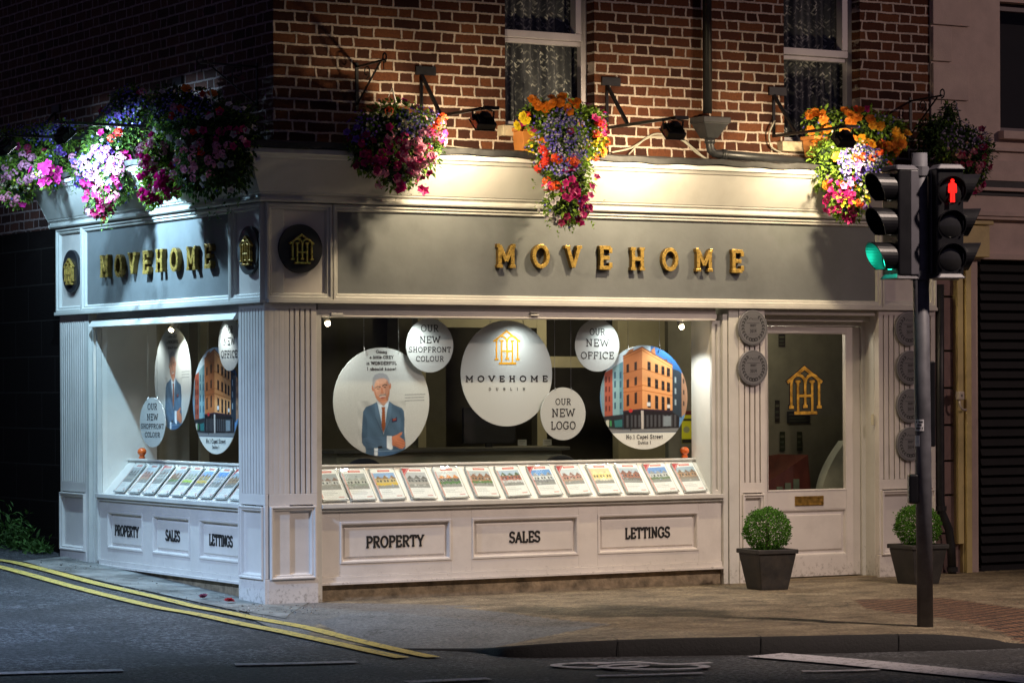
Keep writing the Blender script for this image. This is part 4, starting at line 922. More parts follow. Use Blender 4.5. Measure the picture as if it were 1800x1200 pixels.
def card_picture(pal, flash):
    cv = Canvas(60, 84, 'eef0ee', (0, 1, 0, 1)); sky, wall, green, roof = pal
    cv.poly([(.06, .34), (.94, .34), (.94, .86), (.06, .86)], sky)
    h = .62+random.random()*.06; cv.poly([(.06, .48), (.94, .46), (.94, h), (.06, h+.02)], wall)
    for k in range(3):
        x = .08+.29*k; cv.poly([(x, h), (x+.145, h+.10+.04*random.random()), (x+.29, h)], roof)
        for q in range(2): cv.poly([(x+.04+.12*q, h-.1), (x+.11+.12*q, h-.1), (x+.11+.12*q, h-.03), (x+.04+.12*q, h-.03)], '3a3c40')
    cv.poly([(.06, .34), (.94, .34), (.94, .47), (.06, .50)], '8d8e8c'); 
    for k in range(7): cv.ell(.1+.13*k, .47+random.random()*.03, .07, .045, green)
    for k in range(14): cv.ell(.08+random.random()*.84, .38+random.random()*.4, .02+.03*random.random(), .01+.02*random.random(), random.choice([sky, wall, green, roof, '4a4a48', 'dcdedc']), .7)
    cv.poly([(.30, .90), (.80, .90), (.80, .965), (.30, .965)], 'c9402f')
    cv.line([(.36, .932), (.74, .932)], .02, 'e8b8b0'); cv.line([(.03, .03), (.03, .86)], .045, 'c9563f', .9)
    if flash: cv.poly([(0, 1), (.34, 1), (0, .74)], 'b31f26'); cv.line([(.03, .80), (.24, .97)], .02, 'e3a0a0')
    for k in range(3): cv.line([(.12, .27-.055*k), (.5+.3*random.random(), .27-.055*k)], .012, 'a4a8aa')
    cv.line([(.7, .08), (.9, .08)], .02, 'c9402f'); cv.noise(.05); return cv
ACRY = mat_glass('clear_acrylic', (.95, .97, .96), .07); EDGE = mat('acrylic_edge', (.45, .48, .47), .25)
tl = math.atan2(SL[1][0]-SL[0][0], SL[1][1]-SL[0][1]); cy = (SL[0][0]+SL[1][0])/2-.012; cz = (SL[0][1]+SL[1][1])/2-.0
def card(side, px, py, pal, flash, label, k):
    u, z = S(side, px, py, cy-.02); off = Vector((0, -math.cos(tl)*.012, math.sin(tl)*.012))
    nrm = (0, -math.cos(tl), math.sin(tl)); y_ = (SL[0][0]+SL[1][0])/2+nrm[1]*.030; z_ = (SL[0][1]+SL[1][1])/2+nrm[2]*.030-.016
    t = thing('property_card', label, 'property card', wp(side, u, y_, z_), group='property cards on the window shelves', rot=(-tl, R(random.uniform(-2, 2)), RZ[side]))
    print_sheet('sheet', card_picture(pal, flash), .202, .287, PRINT, t, nx=40, ny=56)
    mb = MB(); mb.box(-.108, .108, .003, .007, -.151, .151); mb.box(-.108, .108, -.007, .0028, -.157, -.1512); mesh_obj('holder_back', mb, EDGE, t, bevel=.001)
    mb = MB(); mb.add([(-.108, -.004, -.151), (.108, -.004, -.151), (.108, -.004, .151), (-.108, -.004, .151)], [(0, 1, 2, 3)]); mesh_obj('holder_front', mb, ACRY, t)
    mb = MB()
    for a, b in ((-.1, -.143), (.1, -.143), (-.1, .143), (.1, .143)): mb.disc(a, b, .006, .006, -.010, -.0045, n=10)
    mesh_obj('fixing', mb, mat('wire_steel', (.5, .5, .5), .3, metal=1), t)
mx = [580, 630, 682, 737, 793, 849, 902, 958, 1009, 1062, 1112, 1162, 1212]
for k, x in enumerate(mx):
    card('m', x, 850, HOUSES[k], k in (3, 7, 8, 11, 12), 'front window property card %s' % ('half hidden by the corner post' if k == 0 else 'showing %s' % DESC[k]), k)
sx_ = [227, 252.5, 278, 303, 328, 353, 379, 405, 431]
for k, x in enumerate(sx_):
    pal = HOUSES[(k*5+3) % 13] if k != 4 else ('b9c2c8', 'c9ccc4', 'a9d030', '8d9088')
    card('s', x, 842, pal, k in (2, 7), 'side window property card %s' % (DESC2[k] if k == 8 else 'showing %s' % DESC2[k]), k)
# orange turned finials
OR_ = mat('orange_plastic', (.75, .14, .02), .3, coat=.5)
for side, px, py, lb in (('m', 1204, 797, 'orange round knob on the ledge at the door end of the front window'), ('s', 248.5, 802, 'orange round knob on the ledge at the far end of the side window')):
    u, z = S(side, px, py, .34); mb = MB(); mb.lathe([(.024, -.055), (.028, -.045), (.020, -.035), (.022, -.026), (.034, -.014), (.038, .0), (.036, .012), (.028, .024), (.014, .032), (.0, .034)], 20)
    tag(mesh_obj('orange_knob', mb, OR_, loc=wp(side, u, .345, 1.06), smooth=True), lb, 'knob', 'orange knobs on the window ledges')
# interior spotlights
def spotlight(side, px, py, y, label, p=6, aim=(0, 0)):
    u, z = S(side, px, py, y); t = thing('window_spotlight', label, 'spotlight', wp(side, u, y, z), RZ[side], 'small spotlights inside the windows')
    mb = MB(); mb.tube([(0, .03, .045), (0, -.005, -.005)], .024, 14); mb.tube([(0, .03, .045), (0, .04, .12)], .006, 6); mesh_obj('lamp_body', mb, mat('spot_body', (.55, .55, .52), .3, metal=.6), t, smooth=False)
    mb = MB(); mb.lathe([(.0, -.012), (.016, -.012), (.02, 0), (.0, .0)], 14); mesh_obj('bulb', mb, mat('spot_bulb', (1, .9, .7), .3, emit=((1, .82, .5), 40)), t, loc=(0, -.010, -.012), rot=(R(-35), 0, 0))
    w = wp(side, u, y-.02, z-.035); lamp('spot_lamp', 'SPOT', w, p, (.97, 1, .93), aim=(w[0]+aim[0], w[1]+aim[1], w[2]-1.25), size=.02, spot=120, blend=.6)
spotlight('m', 575, 566, .16, 'small bright spotlight at the top of the front window, next to the corner post', 24, (.5, .1)); spotlight('m', 1197, 572, .18, 'small spotlight at the top of the front window, nearest the door', 30, (-.2, .08))
spotlight('s', 232, 578, .40, 'small bright spotlight at the top of the side window', 60, (-.15, -.3)); spotlight('s', 303, 577, .16, 'small spotlight above the suited man card in the side window', 22, (.1, -.1))
for x in (1.35, 2.25, 3.1): lamp('spot_lamp', 'SPOT', (x, .125, 2.09), 21, (.94, 1, .95), aim=(x+.05, .20, .8), size=.05, spot=150, blend=1)
for y in (2.6, 1.9, 1.1): lamp('spot_lamp', 'SPOT', (.13, y, 2.09), 16, (.93, 1, .97), aim=(.24, y, .8), size=.03, spot=105, blend=.8)
lamp('room_fill_lamp', 'POINT', (4.85, .42, 2.05), 9, (1, .9, .7), size=.08)  # unseen fill lamps, added to brighten the hall and the room behind
lamp('room_fill_lamp', 'POINT', (4.2, 1.9, 2.3), 32, (1, .85, .55), size=.1)
# poster, counter and bits in the room
cv = Canvas(60, 70, 'c9c020', (0, 1, 0, 1)); cv.poly([(0, .86), (1, .86), (1, 1), (0, 1)], '5a1015'); cv.poly([(0, 0), (1, 0), (1, .14), (0, .14)], '1a1608')
cv.line([(.08, .72), (.95, .72)], .07, '1a1810'); cv.line([(.4, .5), (.9, .5)], .03, '3a3810'); cv.line([(.4, .42), (.85, .42)], .03, '3a3810'); cv.line([(.4, .34), (.9, .34)], .03, '3a3810'); cv.ell(.18, .42, .12, .10, '8f8c60')
pu, pz = M(1218, 750, .75); t = thing('safety_poster', 'yellow safety poster with a dark red header behind the orange building card', 'poster', (pu+.02, .75, pz)); print_sheet('print', cv, .26, .27, PRINT, t, nx=50, ny=50)
mb = MB(); mb.box(-.13, .13, .002, .01, -.135, .135); mesh_obj('backing_board', mb, ROOMD, t)
cu0, cz0 = M(730, 787, 1.5); cu1, _ = M(1075, 787, 1.5)
t = thing('office_counter', 'low beige counter with a dark top behind the front window cards', 'counter', (2.4, 1.6, .05)); mb = MB(); mb.box(-1.0, 1.1, 0, .5, 0, cz0-.09); mesh_obj('counter_body', mb, ROOMW, t, bevel=.004)
mb = MB(); mb.box(-1.05, 1.15, -.05, .52, cz0-.089, cz0-.06); mesh_obj('counter_top', mb, ROOMD, t, bevel=.004)
def office_chair(px, lb):
    u, z = M(px, 800, 1.42); t = thing('office_chair', lb, 'chair', (u, 1.42, .05), group='dark office chairs at the counter'); mb = MB()
    mb.disc(0, .80, .20, .17, -.03, .03, n=28); mesh_obj('backrest', mb, mat('chair_fabric', (.02, .02, .022), .8), t, bevel=.02); mb = MB(); mb.box(-.22, .22, -.42, .0, .42, .50); mesh_obj('seat', mb, MATS['chair_fabric'], t, bevel=.03)
    mb = MB(); mb.tube([(0, -.2, .42), (0, -.2, .06)], .025, 10); mb.bar((-.25, -.2, .05), (.25, -.2, .05), .04, .03); mb.bar((0, -.45, .05), (0, .05, .05), .04, .03); mesh_obj('pedestal', mb, IRON, t)
office_chair(985, 'dark rounded office chair back below the new logo card'); office_chair(640, 'dark rounded office chair back behind the suited man card')
t = thing('computer_monitor', 'dark computer screen on the office counter beneath the large emblem card', 'monitor', (M(860, 780, 1.8)[0], 1.8, cz0-.06)); mb = MB(); mb.box(-.25, .25, -.01, .02, .08, .38); mesh_obj('screen', mb, DARKF, t, bevel=.005); mb = MB(); mb.box(-.03, .03, .0, .015, .0, .08); mb.box(-.1, .1, -.06, .08, .0, .012); mesh_obj('stand', mb, DARKF, t)
for px, lb in ((918, 'small white tent card on the office counter, nearer the corner'), (962, 'small white tent card on the office counter beneath the logo card')):
    u, z = M(px, 785, 1.75); cvv = Canvas(20, 12, 'cfcfc4', (0, 1, 0, 1)); cvv.line([(.2, .7), (.8, .7)], .1, '555550'); cvv.line([(.2, .4), (.6, .4)], .08, '777770'); q = print_sheet('tent_card', cvv, .085, .05, PRINT, None, loc=(u, 1.75, cz0+.05-.085+.06), nx=16, ny=10); tag(q, lb, 'card', 'tent cards on the office counter')
# pictures on the hall wall behind the door
for px, py, w, h, c_, lb in ((1375, 598, .07, .11, '1c1410', 'small dark frame high on the wall seen through the door'), (1404, 733, .24, .10, '20201e', 'wide dark screen on the wall behind the door emblem'), (1376, 775, .055, .16, '1e2410', 'narrow green leaflet strip, nearer the corner of two behind the door glass'), (1406, 775, .055, .16, '22260f', 'narrow green leaflet strip, nearer the counter of two behind the door glass'), (1367, 722, .05, .18, '241c14', 'narrow brown leaflet rack between the shop window and the door emblem')):
    u, z = M(px, py, 1.03); cvv = Canvas(24, 24, c_, (0, 1, 0, 1)); cvv.line([(.15, .75), (.85, .75)], .06, '6a6a52'); cvv.line([(.15, .45), (.75, .45)], .06, '56604a'); cvv.line([(.15, .2), (.85, .2)], .08, '4a4a3a')
    tag(print_sheet('wall_print', cvv, w, h, PRINT, None, loc=(u, 1.035, z), nx=16, ny=16), lb, 'picture', 'pictures on the hall wall')
u0, z0_ = M(1343, 862, .6); u1, z1_ = M(1420, 797, .6); t = thing('leaflet_table', 'dark red table edge with leaflets low behind the door glass', 'table', (u0, .6, .05))
mb = MB(); mb.hexa([(0, 0, 0), (u1-u0+.1, 0, 0), (u1-u0+.1, .4, 0), (0, .4, 0)], [(0, 0, z0_-.0), (u1-u0, 0, z1_-.06), (u1-u0, .4, z1_-.06), (0, .4, z0_+.2)]); mesh_obj('table_body', mb, mat('mahogany', (.08, .02, .012), .4), t)
mb = MB()
for k in range(4): mb.box(.04+k*.085, .10+k*.085, -.006, -.001, z0_-.10, z0_-.10+.05+.03*k)
mesh_obj('leaflets', mb, mat('leaflet_green', (.10, .13, .08), .7), t)

# ------------------------------------------------------------------ floodlights on brackets
def make_flood(name='floodlight'):
    t = thing(name, 'x', 'floodlight', group='floodlights on brackets above the cornice')
    mb = MB(); mb.box(-.012, .012, -.012, 0, .0, .36); mb.box(-.05, .12, -.02, 0, .33, .395); mb.bar((0, -.012, .33), (0, -.30, .012), .024, .02); mb.bar((0, 0, .0), (0, -1.0, -.0), .024, .022); mb.box(-.03, .09, -1.02, -.99, -.012, .012)
    mesh_obj('bracket', mb, IRON, t)
    mb = MB(); mb.tube([(-.085, -.94, -.09), (-.09, -.94, -.02), (-.03, -.94, .0), (.03, -.94, .0), (.09, -.94, -.02), (.085, -.94, -.09)], .008, 6)
    mesh_obj('yoke', mb, IRON, t)
    mb = MB(); mb.box(-.08, .08, -.03, .022, -.062, .062); mb.box(-.086, .086, .0222, .030, -.068, .068)
    for k in range(7): mb.box(-.066+.02*k, -.058+.02*k, -.05, -.031, -.05, .05)
    mb.box(-.03, .03, -.075, -.0505, -.02, .035)
    h = mesh_obj('lamp_housing', mb, DARKF, t, loc=(0, -.94, -.10), rot=(R(-48), 0, 0), bevel=.004)
    return t
FL = make_flood()
def place_flood(obj_, side, u, z, label, power, col, first=False, down=.62):
    loc = wp(side, u, WY, z)
    r = obj_ if first else copy_thing(obj_, loc, RZ[side], label)
    if first: r.location = loc; r.rotation_euler = (0, 0, RZ[side]); r['label'] = label
    # emitting face just in front of the housing glass
    p = Vector(wp(side, u, WY-.94+.045, z-.10-.042)); q = Vector(wp(side, u, WY-.94+.045+.80, z-.142-down))
    lm = MB(); lm.box(-.07, .07, .0305, .0325, -.052, .052)
    g = mesh_obj('lamp_glass', lm, mat('flood_glass_warm' if side == 'm' else 'flood_glass_cool', (1, 1, 1), .3, emit=(col, 6)), r, loc=(0, -.94, -.10), rot=(R(-48), 0, 0))
    lamp('flood_lamp', 'AREA', p, power, col, aim=q, size=.09, size_y=.06)
    return r
ZF = 3.60
for i, (px, lb) in enumerate(((740, 'black floodlight on a bracket between the pink basket and the orange window box'), (1066, 'black floodlight on a bracket just past the orange window box, above the cables'), (1359, 'black floodlight on a bracket in front of the second orange window box'))):
    u, _ = M(px, 160, WY); place_flood(FL, 'm', u, ZF, lb, FLOOD_W*(1.0, 1.1, .75)[i], WARM, first=(i == 0))
for i, (px, lb) in enumerate(((312, 'floodlight among the side street flowers, next to the corner post'), (203, 'middle floodlight among the side street flowers'), (98, 'floodlight at the far end of the side street flowers'))):
    u, _ = L(px, 230, WY); place_flood(FL, 's', u, ZF+.02, lb, FLOOD_C*(1.7, .30, .12)[i], COOL, down=1.3)

# ------------------------------------------------------------------ flowers
LEAFM = mat_attr('leaf', .8, trans=.3); PETAL = mat_attr('petal', .6, trans=.25)
def ell_hit(ells, o, d):
    best = None
    for (c, r) in ells:
        oc = (o-c)/r; dd = d/r; a = dd@dd; b = oc@dd; q = b*b-a*(oc@oc-1)
        if q <= 0: continue
        t = (-b-math.sqrt(q))/a
        if best is None or t < best[0]: p = o+d*t; nn = (p-c)/(r*r); best = (t, p, nn/np.linalg.norm(nn))
    return best
class Petals:
    def __init__(s): s.mb = MB(); s.c = []
    def frame(s, n):
        n = Vector(n).normalized(); a = n.orthogonal().normalized(); th = random.random()*6.28; b = n.cross(a); a2 = a*math.cos(th)+b*math.sin(th); return a2, n.cross(a2), n
    def star(s, p, n, r, lobes, col, centre, cup=.25, notch=.6):
        a, b, n = s.frame(n); p = Vector(p); k = len(s.mb.v); m_ = lobes*2; s.mb.v.append(tuple(p-n*r*cup)); s.c.append(centre)
        v = random.uniform(.8, 1.15); cc = tuple(min(1, q*v) for q in col)
        for i in range(m_):
            rr = r*(1 if i % 2 == 0 else notch); an = 6.283*i/m_; s.mb.v.append(tuple(p+a*rr*math.cos(an)+b*rr*math.sin(an)+n*r*random.uniform(-.06, .12))); s.c.append(cc)
        for i in range(m_): s.mb.f.append((k, k+1+i, k+1+(i+1) % m_))
    def cluster(s, p, n, r, col, col2, num=22):
        n = Vector(n).normalized(); p = Vector(p)
        for i in range(num):
            d = Vector((random.gauss(0, 1), random.gauss(0, 1), random.gauss(0, 1))).normalized()
            if d.dot(n) < -.3: d = -d
            s.star(p+d*r*random.uniform(.8, 1), d, r*.36, 5, col if random.random() < .7 else col2, col2, .1, .55)
    def rose(s, p, n, r, col):
        a, b, n = s.frame(n); p = Vector(p)
        for layer, (rr, tilt, m_) in enumerate(((1., .35, 6), (.72, .8, 5), (.42, 1.3, 4))):
            for i in range(m_):
                an = 6.283*(i+layer*.4)/m_; d = a*math.cos(an)+b*math.sin(an); t = b*math.cos(an)-a*math.sin(an); k = len(s.mb.v); v = random.uniform(.75, 1.15)
                base = p+n*.15*r*layer; L_ = r*rr
                pts = [base, base+d*L_*.6+t*L_*.5+n*tilt*L_*.3, base+d*L_+t*L_*.22+n*tilt*L_*.55, base+d*L_-t*L_*.22+n*tilt*L_*.55, base+d*L_*.6-t*L_*.5+n*tilt*L_*.3]
                s.mb.v += [tuple(q) for q in pts]; s.c += [tuple(min(1, q*v*.7) for q in col)]+[tuple(min(1, q*v) for q in col)]*4; s.mb.f.append((k, k+1, k+2, k+3, k+4))
    def leaf(s, p, d, n, ln, w, col):
        p, d, n = Vector(p), Vector(d).normalized(), Vector(n); t = d.cross(n).normalized(); n = t.cross(d); k = len(s.mb.v); v = random.uniform(.6, 1.3); c = tuple(q*v for q in col)
        s.mb.v += [tuple(p), tuple(p+d*ln*.45+t*w/2+n*w*.15), tuple(p+d*ln-n*ln*.12), tuple(p+d*ln*.45-t*w/2+n*w*.15), tuple(p+d*ln*.5)]; s.c += [c]*5
        s.mb.f += [(k, k+1, k+4), (k+1, k+2, k+4), (k+2, k+3, k+4), (k+3, k, k+4)]
MAG = (.55, .005, .18); PUR = (.22, .08, .55); PINK = (.80, .28, .42); LPINK = (.62, .26, .42); WHT = (.66, .62, .62); ORG = (.85, .27, .02); RED = (.70, .03, .01); ORED = (.80, .10, .01); LOB = (.11, .08, .48); YELW = (.80, .62, .02); DMAG = (.30, .002, .07); GRN = (.085, .17, .022); LGRN = (.20, .34, .035); DGRN = (.035, .08, .018)
CAMV = np.array(CAM)
def plant(name, label, cat, side, blobs, zones, root_px, leaves=1600, green=GRN, trails=(), group='flower displays along the cornice', leaf=.034, seed=0):
    random.seed(seed); ells = []
    for (px, py, rx, ry, d) in blobs:
        u, z = S(side, px, py, -d); ells.append((np.array(wp(side, u, -d, z)), np.array([rx, rx, ry])))
    root = ells[0][0].copy(); t = thing(name, label, cat, tuple(root), 0, group)
    leaf *= 1.15; leaves = int(leaves*1.7); F_ = Petals()
    for c_, r_ in ells:
        k0 = len(F_.mb.v); nu, nv = 14, 8; rr_ = r_*.66; q_ = c_-root
        for a_ in range(nv+1):
            for b_ in range(nu):
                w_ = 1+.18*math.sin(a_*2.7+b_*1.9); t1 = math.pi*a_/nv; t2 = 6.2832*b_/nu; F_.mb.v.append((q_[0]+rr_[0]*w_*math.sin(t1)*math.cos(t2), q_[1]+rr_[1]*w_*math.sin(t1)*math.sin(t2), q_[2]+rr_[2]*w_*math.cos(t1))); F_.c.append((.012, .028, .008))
        for a_ in range(nv):
            for b_ in range(nu): F_.mb.f.append((k0+a_*nu+b_, k0+(a_+1)*nu+b_, k0+(a_+1)*nu+(b_+1) % nu, k0+a_*nu+(b_+1) % nu))
    vol = [e[1][0]*e[1][2] for e in ells]; tot = sum(vol); lv = []
    for e, v in zip(ells, vol):
        c, r = e
        for i in range(int(leaves*v/tot)):
            d = np.array([random.gauss(0, 1) for _ in range(3)]); d /= np.linalg.norm(d); rad = random.uniform(.55, 1.0)**.6*random.uniform(.85, 1.12); p = c+d*r*rad
            dr = Vector(d)+Vector((random.gauss(0, .7), random.gauss(0, .7), random.gauss(-.35, .6)))
            F_.leaf(p-root, dr, Vector((random.gauss(0, .5), random.gauss(0, .5), 1)), leaf*random.uniform(.6, 1.35), leaf*random.uniform(.35, .7), green if random.random() < .75 else (LGRN if random.random() < .6 else DGRN))
    for (px, py, ln, d) in trails:
        u, z = S(side, px, py, -d); p = Vector(wp(side, u, -d, z)); dr = Vector((random.gauss(0, .15), random.gauss(0, .15), -1))
        for i in range(int(ln/.016)):
            p = p+dr.normalized()*.016; dr += Vector((random.gauss(0, .12), random.gauss(0, .12), 0))
            F_.leaf(np.array(p)-root, (random.gauss(0, 1), random.gauss(0, 1), random.gauss(-.3, .5)), (0, 0, 1), leaf*.9, leaf*.45, green)
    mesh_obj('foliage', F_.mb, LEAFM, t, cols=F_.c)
    sets = {}
    for (kind, col, px, py, rx, ry, num, *sz) in zones:
        P = sets.setdefault(kind, Petals()); sz = sz[0] if sz else 1.
        for i in range(num):
            if random.random() < .80:
                a = random.random()*6.283; q = math.sqrt(random.random()); d = np.array(ray(px+rx*q*math.cos(a), py+ry*q*math.sin(a))); h = ell_hit(ells, CAMV, d)
                if h is None: continue
                _, p, nn = h
                if random.random() < .3: p = p+nn*.03
            else:
                e = random.choice(ells); d = np.array([random.gauss(0, 1) for _ in range(3)]); d /= np.linalg.norm(d); 
                if d[1] > .3 or (side == 's' and d[0] > .3): d = -d
                p = e[0]+d*e[1]*1.02; nn = d
            n = Vector(nn)*.9+Vector((random.gauss(0, .35), random.gauss(0, .35), random.gauss(.1, .3)))+Vector((-.25, -.4, .1)); p = Vector(p-root)+Vector(nn)*.012
            if kind == 'petunia_blossoms': P.star(p, n, .034*sz, 5, col, tuple(q_*.35 for q_ in col) if col != WHT else (.25, .2, .3), .35, .72)
            elif kind == 'geranium_blossoms': P.cluster(p, n, .036*sz, col, tuple(min(1, q_*1.3+.02) for q_ in col), 22)
            elif kind == 'begonia_blossoms': P.rose(p, n, .042*sz, col)
            elif kind == 'lobelia_blossoms': P.star(p, n, .011*sz, 5, col, WHT if random.random() < .35 else col, .1, .6)
            else: P.star(p, n, .017*sz, 5, col, YELW, .2, .6)
    for kname, P in sets.items():
        if P.mb.v: mesh_obj(kname, P.mb, PETAL, t, cols=P.c)
    return t, root
PET, GER, BEG, LBL, CAL = 'petunia_blossoms', 'geranium_blossoms', 'begonia_blossoms', 'lobelia_blossoms', 'calibrachoa_blossoms'
def add_basket(t, root, side, u, d, z, r=.17, wallz=None, arm=True):
    c = Vector(wp(side, u, -d, z))-Vector(root); mb = MB(); mb.lathe([(.02, -.15), (.09, -.14), (.14, -.08), (r, .0), (r*1.03, .01)], 18, tuple(c)); mesh_obj('basket', mb, mat('coir_basket', (.05, .035, .02), .9, bump=.8), t)
    mb = MB()
    for k in range(3): a = 2.094*k+.4; mb.tube([c+Vector((r*math.cos(a), r*math.sin(a), 0)), c+Vector((0, 0, .40))], .003, 4)
    mesh_obj('chain', mb, mat('wire_steel', (.5, .5, .5), .3, metal=1), t)
def scroll_bracket(side, px, py, length, label):
    u, z = S(side, px, py, WY); t = thing('basket_bracket', label, 'bracket', wp(side, u, WY, z), RZ[side], 'wrought iron basket brackets on the walls')
    mb = MB(); mb.box(-.012, .012, -.008, 0, -.32, .03); mb.bar((0, 0, 0), (0, -length, .01), .014, .014); mb.bar((0, -.005, -.28), (0, -length*.85, .0), .010, .010)
    pts = [(0, -length-.03*math.cos(a)*(1-a/12), .03+.035*math.sin(a)*(1-a/12)) for a in np.linspace(-1.57, 5, 18)]; mb.tube(pts, .006, 5)
    pts = [(0, -.16-.045*math.cos(a)*(1-a/10), -.05+.045*math.sin(a)*(1-a/10)) for a in np.linspace(-1.57, 5.5, 18)]; mb.tube(pts, .005, 5)
    mb.tube([(0, -length+.01, -.0), (.0, -length+.01, -.06)], .004, 5); mesh_obj('iron_scroll', mb, IRON, t)
# basket 1: pink and dark, hangs from a bracket
scroll_bracket('m', 627, 118, .44, 'scrolled iron bracket holding the basket next to the corner post, front wall')
t, root = plant('hanging_basket', 'round hanging basket of pink and red flowers next to the corner post', 'hanging basket', 'm',
    [(692, 232, .30, .24, .30), (722, 262, .24, .22, .34), (700, 300, .17, .15, .34), (655, 250, .20, .19, .27), (738, 240, .18, .2, .33), (645, 285, .1, .1, .3)],
    [(PET, MAG, 720, 290, 50, 40, 26), (PET, DMAG, 635, 270, 35, 30, 14), (GER, LPINK, 745, 275, 40, 45, 26), (GER, PINK, 690, 270, 60, 45, 16), (GER, ORED, 772, 232, 16, 26, 8), (LBL, LOB, 735, 215, 42, 26, 150), (LBL, PUR, 640, 225, 35, 25, 60), (GER, MAG, 715, 265, 50, 40, 12), (PET, MAG, 690, 260, 60, 45, 16), (LBL, WHT, 705, 245, 60, 45, 30), (PET, PUR, 622, 220, 18, 30, 8), (CAL, WHT, 690, 225, 45, 30, 24), (GER, RED, 765, 212, 20, 16, 5)],
    None, 2600, trails=[(745, 320, .10, .38), (700, 325, .10, .36), (720, 330, .06, .36), (632, 285, .12, .3), (610, 250, .1, .28)], seed=1)
u, z = M(690, 250, -.29); add_basket(t, root, 'm', u, .29, z)
mb = Petals(); u, z = M(746, 335, -.40); mb.star(Vector((u, -.40, z))-Vector(root), (-.4, -.8, .1), .045, 5, MAG, DMAG); mb.star(Vector((u-.03, -.40, z+.015))-Vector(root), (-.6, -.6, .3), .035, 5, MAG, DMAG); mesh_obj('petunia_blossoms', mb.mb, PETAL, t, cols=mb.c)
# window boxes
def pot(t, root, px, py, y, w=.20, h=.20):
    u, z = M(px, py, y); c = Vector((u, y, z))-Vector(root); mb = MB(); a, b = w/2, w/2*.78
    mb.hexa([c+Vector((-b, -b, -h/2)), c+Vector((b, -b, -h/2)), c+Vector((b, b, -h/2)), c+Vector((-b, b, -h/2))], [c+Vector((-a, -a, h/2-.03)), c+Vector((a, -a, h/2-.03)), c+Vector((a, a, h/2-.03)), c+Vector((-a, a, h/2-.03))])
    mb.hexa([c+Vector((-a-.01, -a-.01, h/2-.0295)), c+Vector((a+.01, -a-.01, h/2-.0295)), c+Vector((a+.01, a+.01, h/2-.0295)), c+Vector((-a-.01, a+.01, h/2-.0295))], [c+Vector((-a-.012, -a-.012, h/2)), c+Vector((a+.012, -a-.012, h/2)), c+Vector((a+.012, a+.012, h/2)), c+Vector((-a-.012, a+.012, h/2))])
    mesh_obj('planter_pot', mb, mat('terracotta_plastic', (.62, .24, .06), .55), t, bevel=.004)
t, root = plant('window_box', 'window box spilling orange, violet and magenta flowers under the first window', 'window box', 'm',
    [(985, 205, .26, .13, .15), (940, 205, .12, .10, .13), (1030, 215, .15, .13, .18), (990, 260, .22, .22, .28), (1000, 315, .19, .20, .36), (995, 360, .17, .16, .37), (1035, 245, .13, .14, .24), (945, 270, .09, .12, .2)],
    [(BEG, ORG, 965, 188, 38, 16, 16), (BEG, ORG, 1025, 190, 30, 14, 10, .8), (BEG, YELW, 920, 208, 12, 8, 4), (LBL, LOB, 990, 250, 44, 60, 620), (LBL, WHT, 985, 255, 38, 50, 60), (GER, RED, 955, 278, 28, 16, 8), (GER, ORED, 1010, 282, 46, 16, 7), (GER, RED, 1050, 225, 12, 20, 4), (GER, ORED, 1066, 245, 10, 14, 3), (CAL, YELW, 1045, 265, 22, 28, 46), (CAL, YELW, 930, 262, 14, 14, 14),
     (PET, MAG, 1025, 325, 38, 42, 44), (PET, MAG, 1040, 375, 26, 26, 20), (PET, DMAG, 1015, 385, 30, 22, 12), (PET, MAG, 1060, 290, 12, 30, 10), (PET, WHT, 960, 345, 28, 30, 22, .8), (PET, WHT, 975, 385, 22, 14, 12, .8), (PET, DMAG, 925, 215, 16, 10, 4), (GER, ORED, 972, 318, 12, 12, 3), (GER, MAG, 972, 330, 14, 10, 4)],
    None, 3200, green=LGRN, trails=[(960, 380, .12, .36), (980, 390, .10, .38), (1005, 385, .10, .38), (1040, 380, .10, .38), (945, 350, .1, .34), (935, 310, .1, .3), (1060, 350, .06, .34)], seed=2)
pot(t, root, 925, 250, .02, .16, .22)
t, root = plant('window_box', 'window box of orange begonias and bright green leaves behind the traffic light', 'window box', 'm',
    [(1500, 225, .30, .16, .20), (1440, 215, .13, .11, .10), (1560, 240, .16, .16, .25), (1450, 290, .13, .20, .22), (1500, 290, .24, .20, .34), (1490, 350, .17, .17, .38), (1540, 300, .15, .15, .3)],
    [(BEG, ORG, 1435, 215, 20, 28, 12), (BEG, ORG, 1490, 215, 45, 24, 14), (BEG, (.85, .40, .02), 1545, 240, 40, 24, 12), (BEG, ORG, 1570, 255, 18, 16, 6), (BEG, ORED, 1515, 190, 14, 8, 2), (LBL, WHT, 1515, 285, 34, 30, 160, 1.1), (LBL, LOB, 1515, 290, 40, 36, 480), (GER, ORED, 1515, 268, 34, 16, 7), (GER, ORED, 1545, 285, 18, 14, 4), (PET, MAG, 1475, 350, 35, 35, 34), (PET, DMAG, 1480, 375, 26, 16, 10), (PET, (.45, .25, .70), 1505, 310, 36, 28, 10), (CAL, YELW, 1500, 350, 28, 22, 20), (CAL, WHT, 1520, 345, 26, 18, 18), (PET, (.45, .25, .70), 1520, 355, 14, 12, 4)],
    None, 3600, green=LGRN, trails=[(1440, 310, .12, .3), (1450, 340, .10, .32), (1480, 375, .08, .4), (1436, 290, .1, .26), (1500, 385, .05, .4)], seed=3, leaf=.038)
pot(t, root, 1436, 262, -.02, .17, .2)
scroll_bracket('m', 1600, 178, .42, 'scrolled iron bracket at the party wall end of the brick front')
